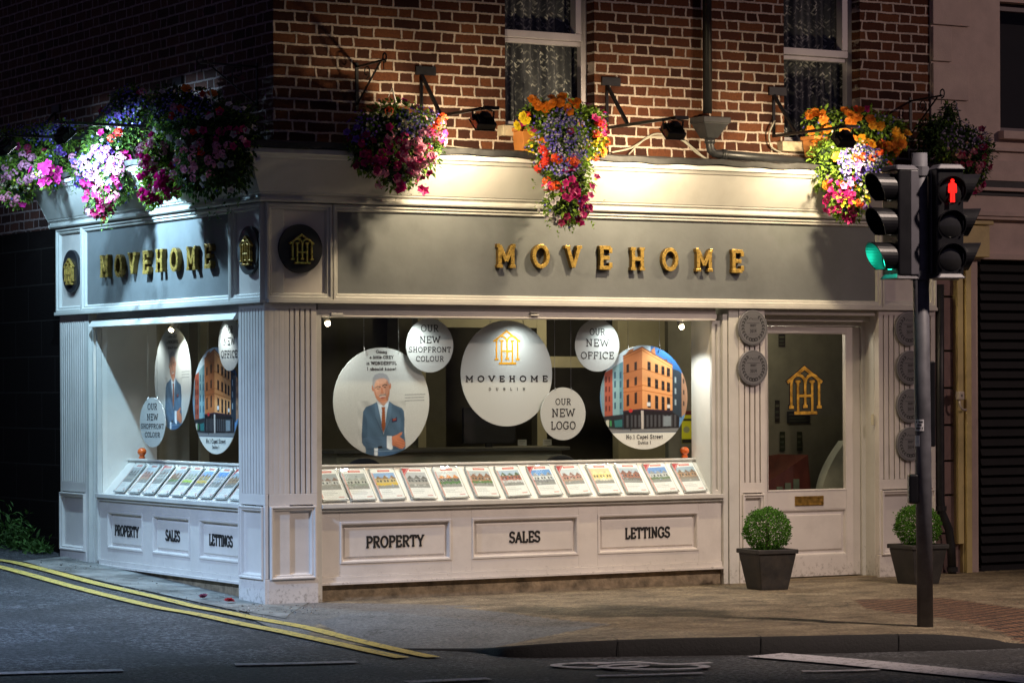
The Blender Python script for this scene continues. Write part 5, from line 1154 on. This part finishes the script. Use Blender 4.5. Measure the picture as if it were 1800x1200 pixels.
t, root = plant('hanging_basket', 'dark hanging basket in shade above the traffic light heads', 'hanging basket', 'm',
    [(1665, 250, .27, .18, .25), (1700, 265, .22, .20, .30), (1645, 230, .15, .12, .22), (1712, 300, .12, .16, .32), (1668, 205, .07, .12, .22)],
    [(PET, DMAG, 1715, 270, 30, 40, 14), (GER, (.35, .12, .18), 1700, 285, 35, 35, 10), (LBL, (.12, .08, .2), 1700, 240, 45, 28, 200), (PET, MAG, 1720, 320, 20, 14, 6), (CAL, LPINK, 1690, 260, 30, 20, 10)], None, 2200, green=DGRN, trails=[(1715, 320, .1, .3), (1735, 290, .1, .3)], seed=4)
u, z = M(1680, 262, -.25); add_basket(t, root, 'm', u, .25, z)
# side street displays
scroll_bracket('s', 452, 118, .46, 'scrolled iron bracket on the dark side wall near the corner')
t, root = plant('hanging_basket', 'large dark hanging basket of white and pink flowers beside the corner', 'hanging basket', 's',
    [(375, 250, .29, .27, .30), (345, 212, .27, .24, .26), (398, 288, .22, .22, .30), (350, 300, .19, .20, .30), (412, 240, .20, .25, .28), (300, 195, .20, .19, .2)],
    [(GER, LPINK, 370, 260, 62, 60, 22, .9), (GER, PINK, 340, 280, 40, 40, 8, .9), (PET, MAG, 400, 230, 50, 40, 12), (PET, WHT, 390, 250, 70, 70, 22, .9), (PET, RED, 330, 190, 70, 30, 9), (BEG, ORG, 325, 150, 16, 12, 4), (PET, WHT, 300, 240, 40, 25, 12, .9), (LBL, LOB, 320, 190, 60, 25, 160)],
    None, 3600, green=DGRN, trails=[(340, 350, .12, .4), (365, 360, .12, .4), (395, 350, .12, .4), (420, 330, .12, .4), (380, 365, .08, .4)], seed=5, leaf=.040)
u, z = L(368, 250, -.36); add_basket(t, root, 's', u, .36, z, .2)
t, root = plant('trailing_planter', 'planter of bright magenta petunias trailing over the lit side cornice', 'planter', 's',
    [(285, 265, .14, .13, .27), (270, 298, .13, .14, .29), (268, 335, .09, .13, .30), (298, 318, .11, .12, .29)],
    [(PET, MAG, 265, 325, 34, 34, 28), (PET, MAG, 295, 330, 28, 22, 16), (GER, LPINK, 272, 275, 24, 26, 14), (PET, MAG, 262, 268, 20, 16, 8), (CAL, WHT, 280, 300, 22, 18, 14), (PET, MAG, 272, 360, 14, 14, 6, .8)], None, 1400, green=LGRN, trails=[(262, 340, .1, .4), (290, 345, .1, .4), (310, 330, .12, .38)], seed=6)
t, root = plant('trailing_planter', 'planter of lilac and pink flowers spilling over the far end of the side cornice', 'planter', 's',
    [(185, 290, .20, .20, .28), (195, 250, .22, .17, .22), (150, 298, .14, .14, .28), (205, 320, .14, .17, .28), (180, 350, .12, .15, .30), (220, 215, .20, .17, .16), (232, 180, .16, .13, .12)],
    [(GER, LPINK, 165, 285, 46, 30, 20), (GER, PINK, 190, 330, 34, 28, 10), (GER, LPINK, 208, 285, 18, 24, 9), (PET, (.20, .10, .60), 165, 300, 42, 34, 24), (PET, PUR, 175, 270, 26, 14, 10), (PET, MAG, 170, 360, 26, 26, 16), (PET, DMAG, 185, 375, 22, 16, 12), (PET, MAG, 222, 275, 10, 12, 5), (CAL, WHT, 190, 240, 45, 20, 10), (GER, RED, 215, 232, 18, 12, 4), (LBL, LOB, 215, 190, 50, 34, 260), (LBL, WHT, 215, 195, 50, 34, 30), (PET, MAG, 185, 330, 40, 40, 18)],
    None, 3000, green=GRN, trails=[(190, 370, .16, .40), (200, 360, .16, .40), (160, 340, .16, .40), (130, 320, .12, .4), (180, 380, .1, .4)], seed=7)
t, root = plant('trailing_planter', 'planter of hot pink petunias and pale pink clusters farthest from the corner', 'planter', 's',
    [(55, 295, .20, .16, .30), (20, 310, .20, .17, .32), (92, 300, .15, .15, .28), (30, 338, .14, .12, .32), (70, 250, .22, .15, .18), (10, 255, .2, .14, .36), (110, 240, .15, .13, .12)],
    [(GER, LPINK, 40, 300, 40, 28, 22), (GER, PINK, 10, 345, 22, 18, 10), (PET, (.75, .02, .32), 82, 305, 24, 16, 18, 1.2), (PET, (.75, .02, .32), 90, 340, 12, 14, 5, 1.2), (GER, PINK, 113, 310, 10, 12, 4), (CAL, WHT, 30, 325, 36, 16, 22), (CAL, LGRN, 60, 320, 40, 16, 20), (LBL, LOB, 70, 225, 60, 24, 420), (PET, PUR, 105, 255, 16, 20, 8), (GER, DMAG, 60, 270, 24, 10, 4), (CAL, WHT, 20, 270, 20, 12, 6)],
    None, 2800, green=LGRN, trails=[(20, 350, .1, .42), (60, 330, .08, .42)], seed=8)

# ------------------------------------------------------------------ downpipes, cables
t = thing('downpipe', 'black downpipe with a hopper head between the two upper windows', 'drainpipe', (M(1247, 100, .06)[0], .06, 3.5))
U = M(1247, 100, .06)[0]; hx, hz = M(1242, 225, .05)
mb = MB(); mb.tube([(0, .03, .25), (0, .03, 3)], .037, 14); mesh_obj('pipe', mb, IRON, t, smooth=True)
mb = MB(); h0 = 3.5; a, b = .13, .05; zt, zm, zb = M(1242, 205, 0)[1]-h0, M(1242, 216, 0)[1]-h0, M(1242, 242, 0)[1]-h0
mb.box(-a, a, -.11, .09, zm, zt); mb.hexa([(-b, -.04, zb), (b, -.04, zb), (b, .06, zb), (-b, .06, zb)], [(-a+.01, -.10, zm), (a-.01, -.10, zm), (a-.01, .088, zm), (-a+.01, .088, zm)]); mesh_obj('hopper', mb, PIPE, t, bevel=.005)
x2, z2 = M(1430, 285, -.02); mb = MB(); zc = M(1262, 268, 0)[1]-h0
mb.tube([(0, 0, zb), (0, 0, zc+.06), (.01, 0, zc+.02), (.04, -.01, zc-.005), (.10, -.02, zc-.01), (x2-U, -.10, z2-h0)], .034, 14); mb.tube([(0, 0, zb-.002), (0, 0, zb-.04)], .042, 14); mb.tube([(.10, -.02, zc-.01), (.14, -.025, zc-.012)], .042, 14)
mesh_obj('lower_pipe', mb, PIPE, t, smooth=True)
def cable(label, pts, side, r, m, y):
    mb = MB(); P = []
    for (px, py) in pts: u, z = S(side, px, py, y); P.append(Vector((u, y, z)))
    Q = []
    for i in range(len(P)-1):
        p0, p1, p2, p3 = P[max(i-1, 0)], P[i], P[i+1], P[min(i+2, len(P)-1)]
        for k in range(6): tt = k/6; Q.append(.5*((2*p1)+(p2-p0)*tt+(2*p0-5*p1+4*p2-p3)*tt*tt+(3*p1-p0-3*p2+p3)*tt**3))
    Q.append(P[-1]); mb.tube(Q, r, 6); tag(mesh_obj('cable', mb, m, rot=ROT[side], smooth=True), label, 'cable', 'cables along the top of the cornice')
CW = mat('cable_grey', (.38, .36, .30), .5); CB = mat('cable_black', (.02, .02, .02), .5)
cable('pale cable looping from the orange window box up past the middle floodlight', [(1075, 268), (1110, 260), (1145, 238), (1165, 236), (1190, 238), (1220, 262), (1245, 280), (1300, 290), (1420, 296)], 'm', .008, CW, .10)
cable('second pale cable running just under the first to the hopper', [(1105, 272), (1130, 248), (1155, 240), (1195, 245), (1225, 270), (1250, 284)], 'm', .006, CW, .09)
cable('thin pale cable sagging above the cornice just past the pink basket', [(780, 256), (830, 262), (880, 268), (925, 268)], 'm', .006, CW, .06)
cable('black cable lying on the ledge just past the pink basket', [(780, 264), (850, 270), (930, 276), (1080, 280), (1250, 288)], 'm', .009, CB, .0)
cable('short pale cable dropping from the third bracket to the ledge', [(1362, 212), (1352, 235), (1356, 258), (1372, 268)], 'm', .008, CW, .12)

t = thing('downpipe', 'slim black downpipe on the stone strip between the two shops', 'drainpipe', (M(1652, 700, .0)[0], .0, 0)); U = M(1652, 700, 0)[0]
bp = [(1652, 500), (1652, 700), (1653, 880), (1655, 900), (1668, 930), (1672, 960), (1674, 1015)]; mb = MB(); mb.tube([(M(a, b, .0)[0]-U, .0, M(a, b, .0)[1]) for a, b in bp], .036, 12); mesh_obj('pipe', mb, IRON, t, smooth=True)
mb = MB()
for py in (893, 1000): q = M(1654 if py < 950 else 1674, py, 0); mb.tube([(q[0]-U, 0, q[1]-.02), (q[0]-U, 0, q[1]+.02)], .047, 12)
mesh_obj('collar', mb, IRON, t, smooth=False)

# ------------------------------------------------------------------ neighbouring house
NB = thing('neighbouring_house', 'pinkish rendered house with quoins and a black roller shutter beside the corner shop', 'building')
REND = mat('pink_render', (.58, .46, .40), .85, var=.08, scale=6, bump=.6, bscale=90, bdist=.004); BLK = mat('pink_stone_blocks', (.30, .20, .18), .85, var=.15, scale=7, bump=.6)
TIMB = mat('cream_timber', (.62, .50, .22), .5, var=.1, scale=5, dirt=('5a4520', .4)); SHUT = mat('black_shutter', (.0035, .0032, .0035), .55, spec=.2, var=.3, scale=14)
def nbp(name, mb, m, parent=None, **k): return mesh_obj(name, mb, m, parent or NB, **k)
nx0 = M(1637, 150, .14)[0]; nwx = M(1750, 150, .2)[0]; nwz = M(1760, 232, .2)[1]
mb = MB(); mb.box(nx0, nwx, .14, .5, 3.3, 7); mb.box(nwx, 12, .14, .5, 3.3, nwz); mb.box(nwx+1.1, 12, .14, .5, nwz, 7); mb.box(nwx, nwx+1.1, .14, .5, M(1760, 5, .2)[1], 7); nbp('rendered_wall', mb, REND)
mb = MB()
for px1, pa, pb in ((1705, -40, 44), (1673, 48, 108), (1703, 112, 175), (1673, -110, -44)): za = M(1660, pb, .12)[1]; zb = M(1660, pa, .12)[1]; mb.box(nx0+.004, M(px1, 100, .12)[0], .115, .139, za, zb)
nbp('quoins', mb, REND, bevel=.005)
fr = MB(); fr.box(nwx, nwx+.03, .24, .3, nwz, 4.9); fr.box(nwx, nwx+1.1, .23, .3, nwz, nwz+.04); fr.box(nwx+.03, nwx+1.1, .24, .3, M(1760, 14, .2)[1]-.02, M(1760, 14, .2)[1]+.03); wo = nbp('window', fr, mat('dark_frame', (.16, .13, .14), .5), bevel=.003)
g = MB(); g.add([(nwx, .27, nwz), (nwx+1.1, .27, nwz), (nwx+1.1, .27, 5), (nwx, .27, 5)], [(0, 1, 2, 3)]); mesh_obj('pane', g, GLASS, wo)
g = MB(); g.box(nwx-.1, nwx+1.2, .5, .52, 3.4, 5.5); nbp('room_backing', g, MATS['dark_room'])
g = MB(); g.box(nwx-.03, nwx+1.2, .06, .24, nwz-.07, nwz-.001); nbp('window_sill', g, REND, bevel=.006)
# shop cornice bands of the neighbour
mb = MB(); xs0 = M(1650, 300, .0)[0]
def Zp(py, y): return M(1760, py, y)[1]
for pa, pb, d in ((258, 264, .06), (264, 282, .10), (282, 305, .03), (305, 318, .0), (330, 336, -.02), (344, 372, .04), (372, 380, .0), (380, 386, .02), (386, 446, .09), (446, 456, .02)):
    mb.box(xs0+.02, 12, d, .45, Zp(pb, 0)+.0005, Zp(pa, 0)-.0005)
nbp('cornice', mb, REND, bevel=.003)
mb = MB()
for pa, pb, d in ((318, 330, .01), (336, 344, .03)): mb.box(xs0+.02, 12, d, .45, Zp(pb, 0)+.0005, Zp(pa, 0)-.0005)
nbp('cornice_shadow_band', mb, LEAD)  # dark strips standing in for shade between the neighbour's mouldings
mb = MB(); zz = -.1; hB = .262
zj = M(1670, 1000, .1)[1]
for k, (pa, pb) in enumerate(((455, 520), (522, 615), (617, 680), (682, 745), (747, 808), (810, 868), (870, 935), (937, 1035))):
    mb.box(M(1630, 700, .1)[0], M(1686, 700, .1)[0], .09, .3, M(1670, pb, .1)[1], M(1670, pa, .1)[1]-.006)
nbp('stone_blocks', mb, BLK, bevel=.006)
mb = MB(); a, b, c_, d_ = (M(p, 700, .03)[0] for p in (1684, 1694, 1697, 1707)); ztp = M(1700, 456, .03)[1]
mb.box(a, b, .03, .3, .25, ztp); mb.box(b+.003, c_, .05, .3, .0, ztp); mb.box(c_+.003, d_, .02, .3, -.02, ztp); nbp('timber_post', mb, TIMB, bevel=.004)
mb = MB(); mb.box(d_+.002, M(1722, 700, .03)[0], .05, .3, -.02, ztp); nbp('shutter_jamb', mb, REND, bevel=.004)
mb = MB(); x0 = M(1690, 450, -.04)[0]; x1 = M(1739, 450, -.04)[0]; mb.box(x0, x1, -.05, .1, M(1715, 452, -.04)[1], M(1715, 396, -.04)[1]); mb.box(x0-.0, x1+.02, -.08, .1, M(1715, 395, -.04)[1], M(1715, 388, -.04)[1]); nbp('timber_console', mb, TIMB, bevel=.008)
mb = MB(); shx = M(1722, 700, .12)[0]; z = -.02
while z < ztp:
    mb.add([(shx, .13, z), (12, .13, z), (12, .095, z+.018), (shx, .095, z+.018), (12, .115, z+.075), (shx, .115, z+.075), (12, .13, z+.082), (shx, .13, z+.082)], [(0, 1, 2, 3), (3, 2, 4, 5), (5, 4, 6, 7)]); z += .082
nbp('roller_shutter', mb, SHUT)
mb = MB(); bxx, bzz = M(1684, 695, .02); mb.box(-.03, .03, 0, .05, -.035, .035)
t = thing('junction_box', 'small white electrical box with a bent conduit on the cream post', 'junction box', (bxx, -.03, bzz)); mesh_obj('box', mb, mat('box_white', (.55, .48, .42), .5), t, bevel=.006)
mb = MB(); mb.tube([(-.01, .02, -.035), (-.01, .015, -.08), (.01, .015, -.11), (.04, .02, -.12), (.07, .03, -.12)], .010, 8); mesh_obj('conduit', mb, MATS['box_white'], t, smooth=True)
mb = MB(); mb.box(-.005, .005, -.001, .002, -.01, .01); mesh_obj('marking', mb, BLACKP, t, loc=(.0, -.001, .0))

# dark building wall beyond the shop on the side street
mb = MB(); mb.box(-14, -4.025, .10, .3, .0, 2.95)
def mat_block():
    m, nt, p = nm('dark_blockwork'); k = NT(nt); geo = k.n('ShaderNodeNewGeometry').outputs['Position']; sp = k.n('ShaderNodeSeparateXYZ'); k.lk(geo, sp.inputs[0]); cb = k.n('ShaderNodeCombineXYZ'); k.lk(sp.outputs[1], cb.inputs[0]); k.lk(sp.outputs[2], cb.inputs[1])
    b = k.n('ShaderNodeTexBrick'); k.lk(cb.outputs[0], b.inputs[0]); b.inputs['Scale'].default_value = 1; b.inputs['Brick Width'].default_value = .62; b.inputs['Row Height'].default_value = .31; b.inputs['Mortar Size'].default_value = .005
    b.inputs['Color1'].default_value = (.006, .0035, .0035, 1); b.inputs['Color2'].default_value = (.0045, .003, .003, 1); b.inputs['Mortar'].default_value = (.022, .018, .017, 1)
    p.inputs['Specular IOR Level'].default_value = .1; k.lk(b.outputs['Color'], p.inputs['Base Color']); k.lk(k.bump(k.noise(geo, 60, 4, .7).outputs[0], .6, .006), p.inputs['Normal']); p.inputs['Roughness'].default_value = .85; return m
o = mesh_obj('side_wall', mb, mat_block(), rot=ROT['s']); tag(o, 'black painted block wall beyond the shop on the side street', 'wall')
# weeds at the foot of that wall
W_ = Petals(); random.seed(21)
for i in range(900):
    px = random.gauss(38, 30); py = 955-abs(random.gauss(0, 3)); g = G(px, py); u = -g[1]; x = min(.06, g[0]) if g[0] > -.5 else -.2; x = .02-abs(random.gauss(0, .10)); y = L(max(-60, min(88, px)), 940, 0.)[0]*-1
    h = random.random()**1.5*.42*math.exp(-((px-35)/42)**2)+.02; p = Vector((x-h*.15*random.random(), y+random.gauss(0, .05), terrain(x, y)+h*random.random()))
    W_.leaf(p, (random.gauss(-.3, .6), random.gauss(0, .6), random.gauss(.6, .5)), (random.gauss(0, .4), random.gauss(0, .4), 1), random.uniform(.04, .10), random.uniform(.012, .035), (.07, .15, .03))
o = mesh_obj('weeds', W_.mb, LEAFM, cols=W_.c); o['kind'] = 'stuff'; o['label'] = 'green weeds at the foot of the dark side wall'; o['category'] = 'weeds'
# fallen petals and grit
for px, py, r, lb, cc in ((356, 1054, .035, 'crumpled dark magenta petal on the side footway, farther from the corner', (.20, .004, .05)), (404, 1062, .04, 'fallen red petal on the side footway near the corner pilaster', (.45, .005, .02))):
    P = Petals(); g = G(px, py); random.seed(int(px))
    for k in range(3): P.rose((random.gauss(0, .012), random.gauss(0, .012), .018), (random.gauss(0, .5), -.3, 1), r*.8, cc)
    tag(mesh_obj('fallen_petal', P.mb, PETAL, loc=(g[0], g[1], g[2]+.01), cols=P.c), lb, 'petal', 'fallen petals on the side footway')
gr = MB(); random.seed(5)
for i in range(420):
    if i < 150: px, py = random.uniform(70, 180), random.uniform(975, 1003)
    elif i < 290: px, py = random.uniform(180, 470), 0; py = 1000+(px-180)*.235+random.uniform(0, 26)
    else: px, py = random.uniform(400, 560), random.uniform(1066, 1080)
    g = G(px, py); s_ = random.uniform(.002, .009); p = Vector(g)+Vector((0, 0, .012)); q = [p+Vector((random.gauss(0, 1), random.gauss(0, 1), random.gauss(0, .6)))*s_ for _ in range(4)]; gr.add(q, [(0, 1, 2), (0, 2, 3), (0, 3, 1), (1, 3, 2)])
o = mesh_obj('gravel', gr, mat('grit', (.30, .28, .26), .8, var=.5, scale=40)); o['kind'] = 'stuff'

# ------------------------------------------------------------------ box trees in pots
def make_box_tree():
    t = thing('potted_box_tree', 'x', 'potted plant', group='box trees in square pots beside the door')
    mb = MB(); a, b, h = .178, .118, .315
    mb.hexa([(-b, -b, 0), (b, -b, 0), (b, b, 0), (-b, b, 0)], [(-a*.93, -a*.93, h-.035), (a*.93, -a*.93, h-.035), (a*.93, a*.93, h-.035), (-a*.93, a*.93, h-.035)])
    P_ = mesh_obj('pot', mb, mat('pot_plastic', (.028, .026, .025), .6, var=.3, scale=9, bump=.3, dirt=('6a5c4c', .35)), t, bevel=.008)
    mb = MB(); mb.box(-a, a, -a, -a+.03, h-.0348, h); mb.box(-a, a, a-.03, a, h-.0348, h); mb.box(-a, -a+.03, -a+.03, a-.03, h-.0348, h); mb.box(a-.03, a, -a+.03, a-.03, h-.0348, h); mesh_obj('pot_rim', mb, MATS['pot_plastic'], t, bevel=.006)
    mb = MB(); mb.box(-a+.03, a-.03, -a+.03, a-.03, h-.05, h-.02); mesh_obj('soil', mb, mat('soil', (.02, .013, .008), .95, bump=.8), t)
    mb = MB(); mb.tube([(0, 0, h-.03), (.005, 0, h+.10), (0, .005, h+.2)], [.016, .013, .01], 8); mesh_obj('trunk', mb, mat('bark', (.05, .035, .02), .9, bump=.6), t)
    F_ = Petals(); random.seed(3); c = Vector((0, 0, h+.145))
    for i in range(5200):
        d = Vector((random.gauss(0, 1), random.gauss(0, 1), random.gauss(0, 1))).normalized(); lump = 1+.09*math.sin(d.x*7+1)*math.sin(d.y*6+2)*math.sin(d.z*7+.5)+.05*math.sin(d.x*17)*math.sin(d.z*15+1)*math.cos(d.y*13)
        r_ = (.174*lump)*random.uniform(.88, 1.05) if random.random() < .8 else .18*random.uniform(.5, .95)
        if random.random() < .02: r_ *= random.uniform(1.05, 1.2)
        p = c+Vector((d.x*r_, d.y*r_, d.z*r_*.93)); F_.leaf(p, d+Vector((random.gauss(0, .8), random.gauss(0, .8), random.gauss(.2, .8))), d+Vector((random.gauss(0, .4),)*3), random.uniform(.012, .024), random.uniform(.009, .015), random.choice([(.07, .20, .015), (.10, .28, .02), (.05, .14, .012)]))
    mesh_obj('crown', F_.mb, LEAFM, t, cols=F_.c); return t
bt = make_box_tree(); g = G(1343, 1030); g = G(1349, 1036); bt.location = (g[0], g[1], .004); bt.rotation_euler = (0, 0, R(-6)); bt['label'] = 'clipped box ball in a dark square pot, between the shop window and the door'
g2 = G(1614, 1026); copy_thing(bt, (g2[0], g2[1], .004), R(-3), 'clipped box ball in a dark square pot, partly behind the traffic pole')

# ------------------------------------------------------------------ traffic signal
g = (2.815, -4.08); PZ = .0
Zq = lambda py: 1.56+(681-py)/268.7
ts = thing('traffic_signal', 'traffic signal on a steel pole showing a green light and a red standing man', 'traffic light', (g[0], g[1], PZ))
mb = MB(); mb.tube([(0, 0, -.02), (-.012, 0, 1.2), (-.033, 0, 3.09)], .053, 20); mesh_obj('pole', mb, GALV, ts, smooth=True)
mb = MB()
RVV = Vector((RV[0], RV[1], 0)); FVV = Vector((FV[0], FV[1], 0))
for z in (2.97, 2.29):
    for r_ in (.062,): mb.tube([(-.03, 0, z-.03), (-.03, 0, z+.03)], r_, 16)
    for s_ in (-1, 1): mb.bar(Vector((-.03, 0, z))+RVV*.04*s_, Vector((-.03, 0, z))+RVV*(.20 if s_ < 0 else .20)*s_, .035, .04)
mesh_obj('mounting_bracket', mb, GALV, ts)
def head(cxr, depth_off, facing, zc, name, lens, man=False, w=.21):
    """facing: direction (unit, horizontal) the signal looks; cxr: sideways offset from the pole, as seen"""
    c = Vector((-.03, 0, zc))+RVV*cxr-FVV*depth_off; f = facing.normalized(); s_ = Vector((0, 0, 1)).cross(f)
    def W_(a, b, z): return c+s_*a+f*b+Vector((0, 0, z))
    H = .70; mb = MB(); mb.hexa([W_(-w/2, -.09, -H/2), W_(w/2, -.09, -H/2), W_(w/2, .05, -H/2), W_(-w/2, .05, -H/2)], [W_(-w/2, -.09, H/2), W_(w/2, -.09, H/2), W_(w/2, .05, H/2), W_(-w/2, .05, H/2)])
    hd = mesh_obj(name, mb, DARKF, ts, bevel=.015, seg=3)
    mb = MB(); 
    for zz, k in ((H/2+.004, 1), (-H/2-.004, -1)): mb.hexa([W_(-w/2-.01, -.11, zz-.012), W_(w/2+.01, -.11, zz-.012), W_(w/2+.01, .07, zz-.012), W_(-w/2-.01, .07, zz-.012)], [W_(-w/2+.02, -.08, zz+.022), W_(w/2-.02, -.08, zz+.022), W_(w/2-.02, .05, zz+.022), W_(-w/2+.02, .05, zz+.022)])
    mesh_obj('end_cap', mb, GREYP, hd, bevel=.008)
    mb = MB(); mb.hexa([W_(-w/2-.004, -.105, -H/2+.01), W_(w/2+.004, -.105, -H/2+.01), W_(w/2+.004, -.04, -H/2+.01), W_(-w/2-.004, -.04, -H/2+.01)], [W_(-w/2-.004, -.105, H/2-.01), W_(w/2+.004, -.105, H/2-.01), W_(w/2+.004, -.04, H/2-.01), W_(-w/2-.004, -.04, H/2-.01)]); mesh_obj('back_shell', mb, GREYP, hd, bevel=.006)
    for zl, lm, vis in lens:
        mb = MB(); n_ = 28; r_ = .082
        ctr = len(mb.v); mb.v.append(tuple(W_(0, .075, zl)))
        for rr, bb in ((.6, .07), (1., .054)):
            for j in range(n_): a = 6.2832*j/n_; mb.v.append(tuple(W_(r_*rr*math.cos(a), bb, zl+r_*rr*math.sin(a))))
        for j in range(n_): mb.f.append((0, 1+j, 1+(j+1) % n_)); mb.f.append((1+j, 1+n_+j, 1+n_+(j+1) % n_, 1+(j+1) % n_))
        mesh_obj('lens', mb, lm, hd, smooth=True)
        mb = MB(); ring_ = []; nl = .21 if vis else .10
        for j in range(25):
            a = R(-52+284*j/24); ca, sa = math.cos(a), math.sin(a); ln = nl*(.52+.48*((sa+1)/2)**.8)
            for (rr, bb) in ((.098, .05), (.100, ln), (.094, ln), (.092, .05)): mb.v.append(tuple(W_(rr*ca, bb, zl+rr*sa)))
        for j in range(24):
            for q in range(4): mb.f.append((j*4+q, j*4+(q+1) % 4, (j+1)*4+(q+1) % 4, (j+1)*4+q))
        mesh_obj('visor', mb, DARKF, hd, smooth=False)
    return c, f, s_, W_
OFF = mat('unlit_lens', (.02, .02, .022), .15, coat=.6); GREEN = mat('green_lens', (.0, .5, .35), .3, emit=((.02, 1, .62), 3)); 
ang = lambda a: (-FVV*math.cos(R(a))+RVV*math.sin(R(a)))
zc = (Zq(303)+Zq(482))/2
c, f, s_, W_ = head(-.15, .0, ang(-66), zc, 'signal_head', [(.225, OFF, 1), (0, OFF, 1), (-.225, GREEN, 1)])
p = W_(0, .12, -.225)+Vector((g[0], g[1], 0)); lamp('green_lamp', 'POINT', p, 2.2, (.02, 1, .62), size=.05)
c, f, s_, W_ = head(.205, -.11, ang(82), zc, 'signal_head', [(.225, OFF, 1), (0, OFF, 1), (-.225, OFF, 1)])
c, f, s_, W_ = head(.172, .07, ang(14), zc, 'pedestrian_signal_head', [(.2, OFF, 0), (-.02, OFF, 0), (-.235, OFF, 0)], w=.185)
mb = MB(); q = W_(0, .079, .2)
def WW(a, z, b=.080): return W_(-a, b, .2+z)
def pz(pts, b0=.080, b1=.084):
    k = len(mb.v); n_ = len(pts)
    for (a, z) in pts: mb.v.append(tuple(W_(a, b0, .2+z)))
    for (a, z) in pts: mb.v.append(tuple(W_(a, b1, .2+z)))
    mb.f.append(tuple(k+i for i in range(n_))); mb.f.append(tuple(k+n_+i for i in range(n_-1, -1, -1)))
    for i in range(n_): mb.f.append((k+i, k+(i+1) % n_, k+n_+(i+1) % n_, k+n_+i))
_pz = pz; pz = lambda pts: _pz([(a_*1.0, z_*1.05) for a_, z_ in pts])
pz([(.013*math.cos(t_), .062+.013*math.sin(t_)) for t_ in np.linspace(0, 6.28, 13)[:-1]]); pz([(-.012, .050), (.012, .050), (.027, .042), (.030, .0), (.028, -.012), (.020, -.012), (.019, .010), (.015, -.020), (-.015, -.020), (-.019, .010), (-.020, -.012), (-.028, -.012), (-.030, .0), (-.027, .042)])
pz([(-.015, -.0205), (-.001, -.0205), (-.002, -.070), (-.016, -.070)]); pz([(.001, -.0205), (.015, -.0205), (.016, -.070), (.002, -.070)])
mesh_obj('red_man', mb, mat('red_lamp', (.8, .01, .01), .4, emit=((1, .01, .006), 1.6)), ts)
mb = MB(); a, b = Zq(885), Zq(833); mb.hexa([Vector((-.012, 0, a))-RVV*.10-FVV*.05, Vector((-.012, 0, a))-RVV*.035-FVV*.05, Vector((-.012, 0, a))-RVV*.035+FVV*.05, Vector((-.012, 0, a))-RVV*.10+FVV*.05], [Vector((-.012, 0, b))-RVV*.10-FVV*.05, Vector((-.012, 0, b))-RVV*.035-FVV*.05, Vector((-.012, 0, b))-RVV*.035+FVV*.05, Vector((-.012, 0, b))-RVV*.10+FVV*.05])
mesh_obj('push_button_box', mb, DARKF, ts, bevel=.015, seg=3)
mb = MB(); a, b = Zq(785), Zq(635); mb.hexa([Vector((-.015, 0, a))+RVV*.02, Vector((-.015, 0, a))+RVV*.085, Vector((-.015, 0, a))+RVV*.085+FVV*.08, Vector((-.015, 0, a))+RVV*.02+FVV*.08], [Vector((-.015, 0, b))+RVV*.02, Vector((-.015, 0, b))+RVV*.085, Vector((-.015, 0, b))+RVV*.085+FVV*.08, Vector((-.015, 0, b))+RVV*.02+FVV*.08])
mesh_obj('rear_box', mb, DARKF, ts, bevel=.008)
def sticker(px0, px1, py0, py1, label, rows):
    mb = MB(); z1, z0 = Zq(py0), Zq(py1); n_ = 8; vs = []; yaw0 = (px0-1618)/14.5; yaw1 = (px1-1618)/14.5
    for i in range(n_+1):
        a = math.asin(max(-1, min(1, yaw0+(yaw1-yaw0)*i/n_))); d = RVV*math.sin(a)-FVV*math.cos(a); q = Vector((g[0]-.0133, g[1], 0))+d*.0556
        mb.v += [(q.x, q.y, z0), (q.x, q.y, z1)]
    mb.f = [(2*i, 2*i+2, 2*i+3, 2*i+1) for i in range(n_)]
    t = mesh_obj('sticker', mb, mat('sticker_white', (.8, .8, .85), .6, var=.15, scale=60), None); tag(t, label, 'sticker', 'stickers on the traffic pole')
    m2 = MB()
    for k, zz in enumerate(rows):
        for i in range(1, n_-1):
            if (i*7+k*3) % 5 == 0: continue
            a = math.asin(max(-1, min(1, yaw0+(yaw1-yaw0)*i/n_))); b_ = math.asin(max(-1, min(1, yaw0+(yaw1-yaw0)*(i+.8)/n_))); q0 = Vector((g[0]-.0133, g[1], 0))+(RVV*math.sin(a)-FVV*math.cos(a))*.0564; q1 = Vector((g[0]-.0133, g[1], 0))+(RVV*math.sin(b_)-FVV*math.cos(b_))*.0564
            h0 = z0+(z1-z0)*zz; h1 = h0+(z1-z0)*.17; m2.add([(q0.x, q0.y, h0), (q1.x, q1.y, h0), (q1.x, q1.y, h1), (q0.x, q0.y, h1)], [(0, 1, 2, 3)])
    if rows: mesh_obj('print', m2, BLACKP, t)
sticker(1604, 1618, 737, 757, 'square white sticker with black print, upper one on the traffic pole', (.15, .42, .7))
sticker(1604, 1611, 765, 784, 'narrow pale worn sticker, lower one on the traffic pole', ())
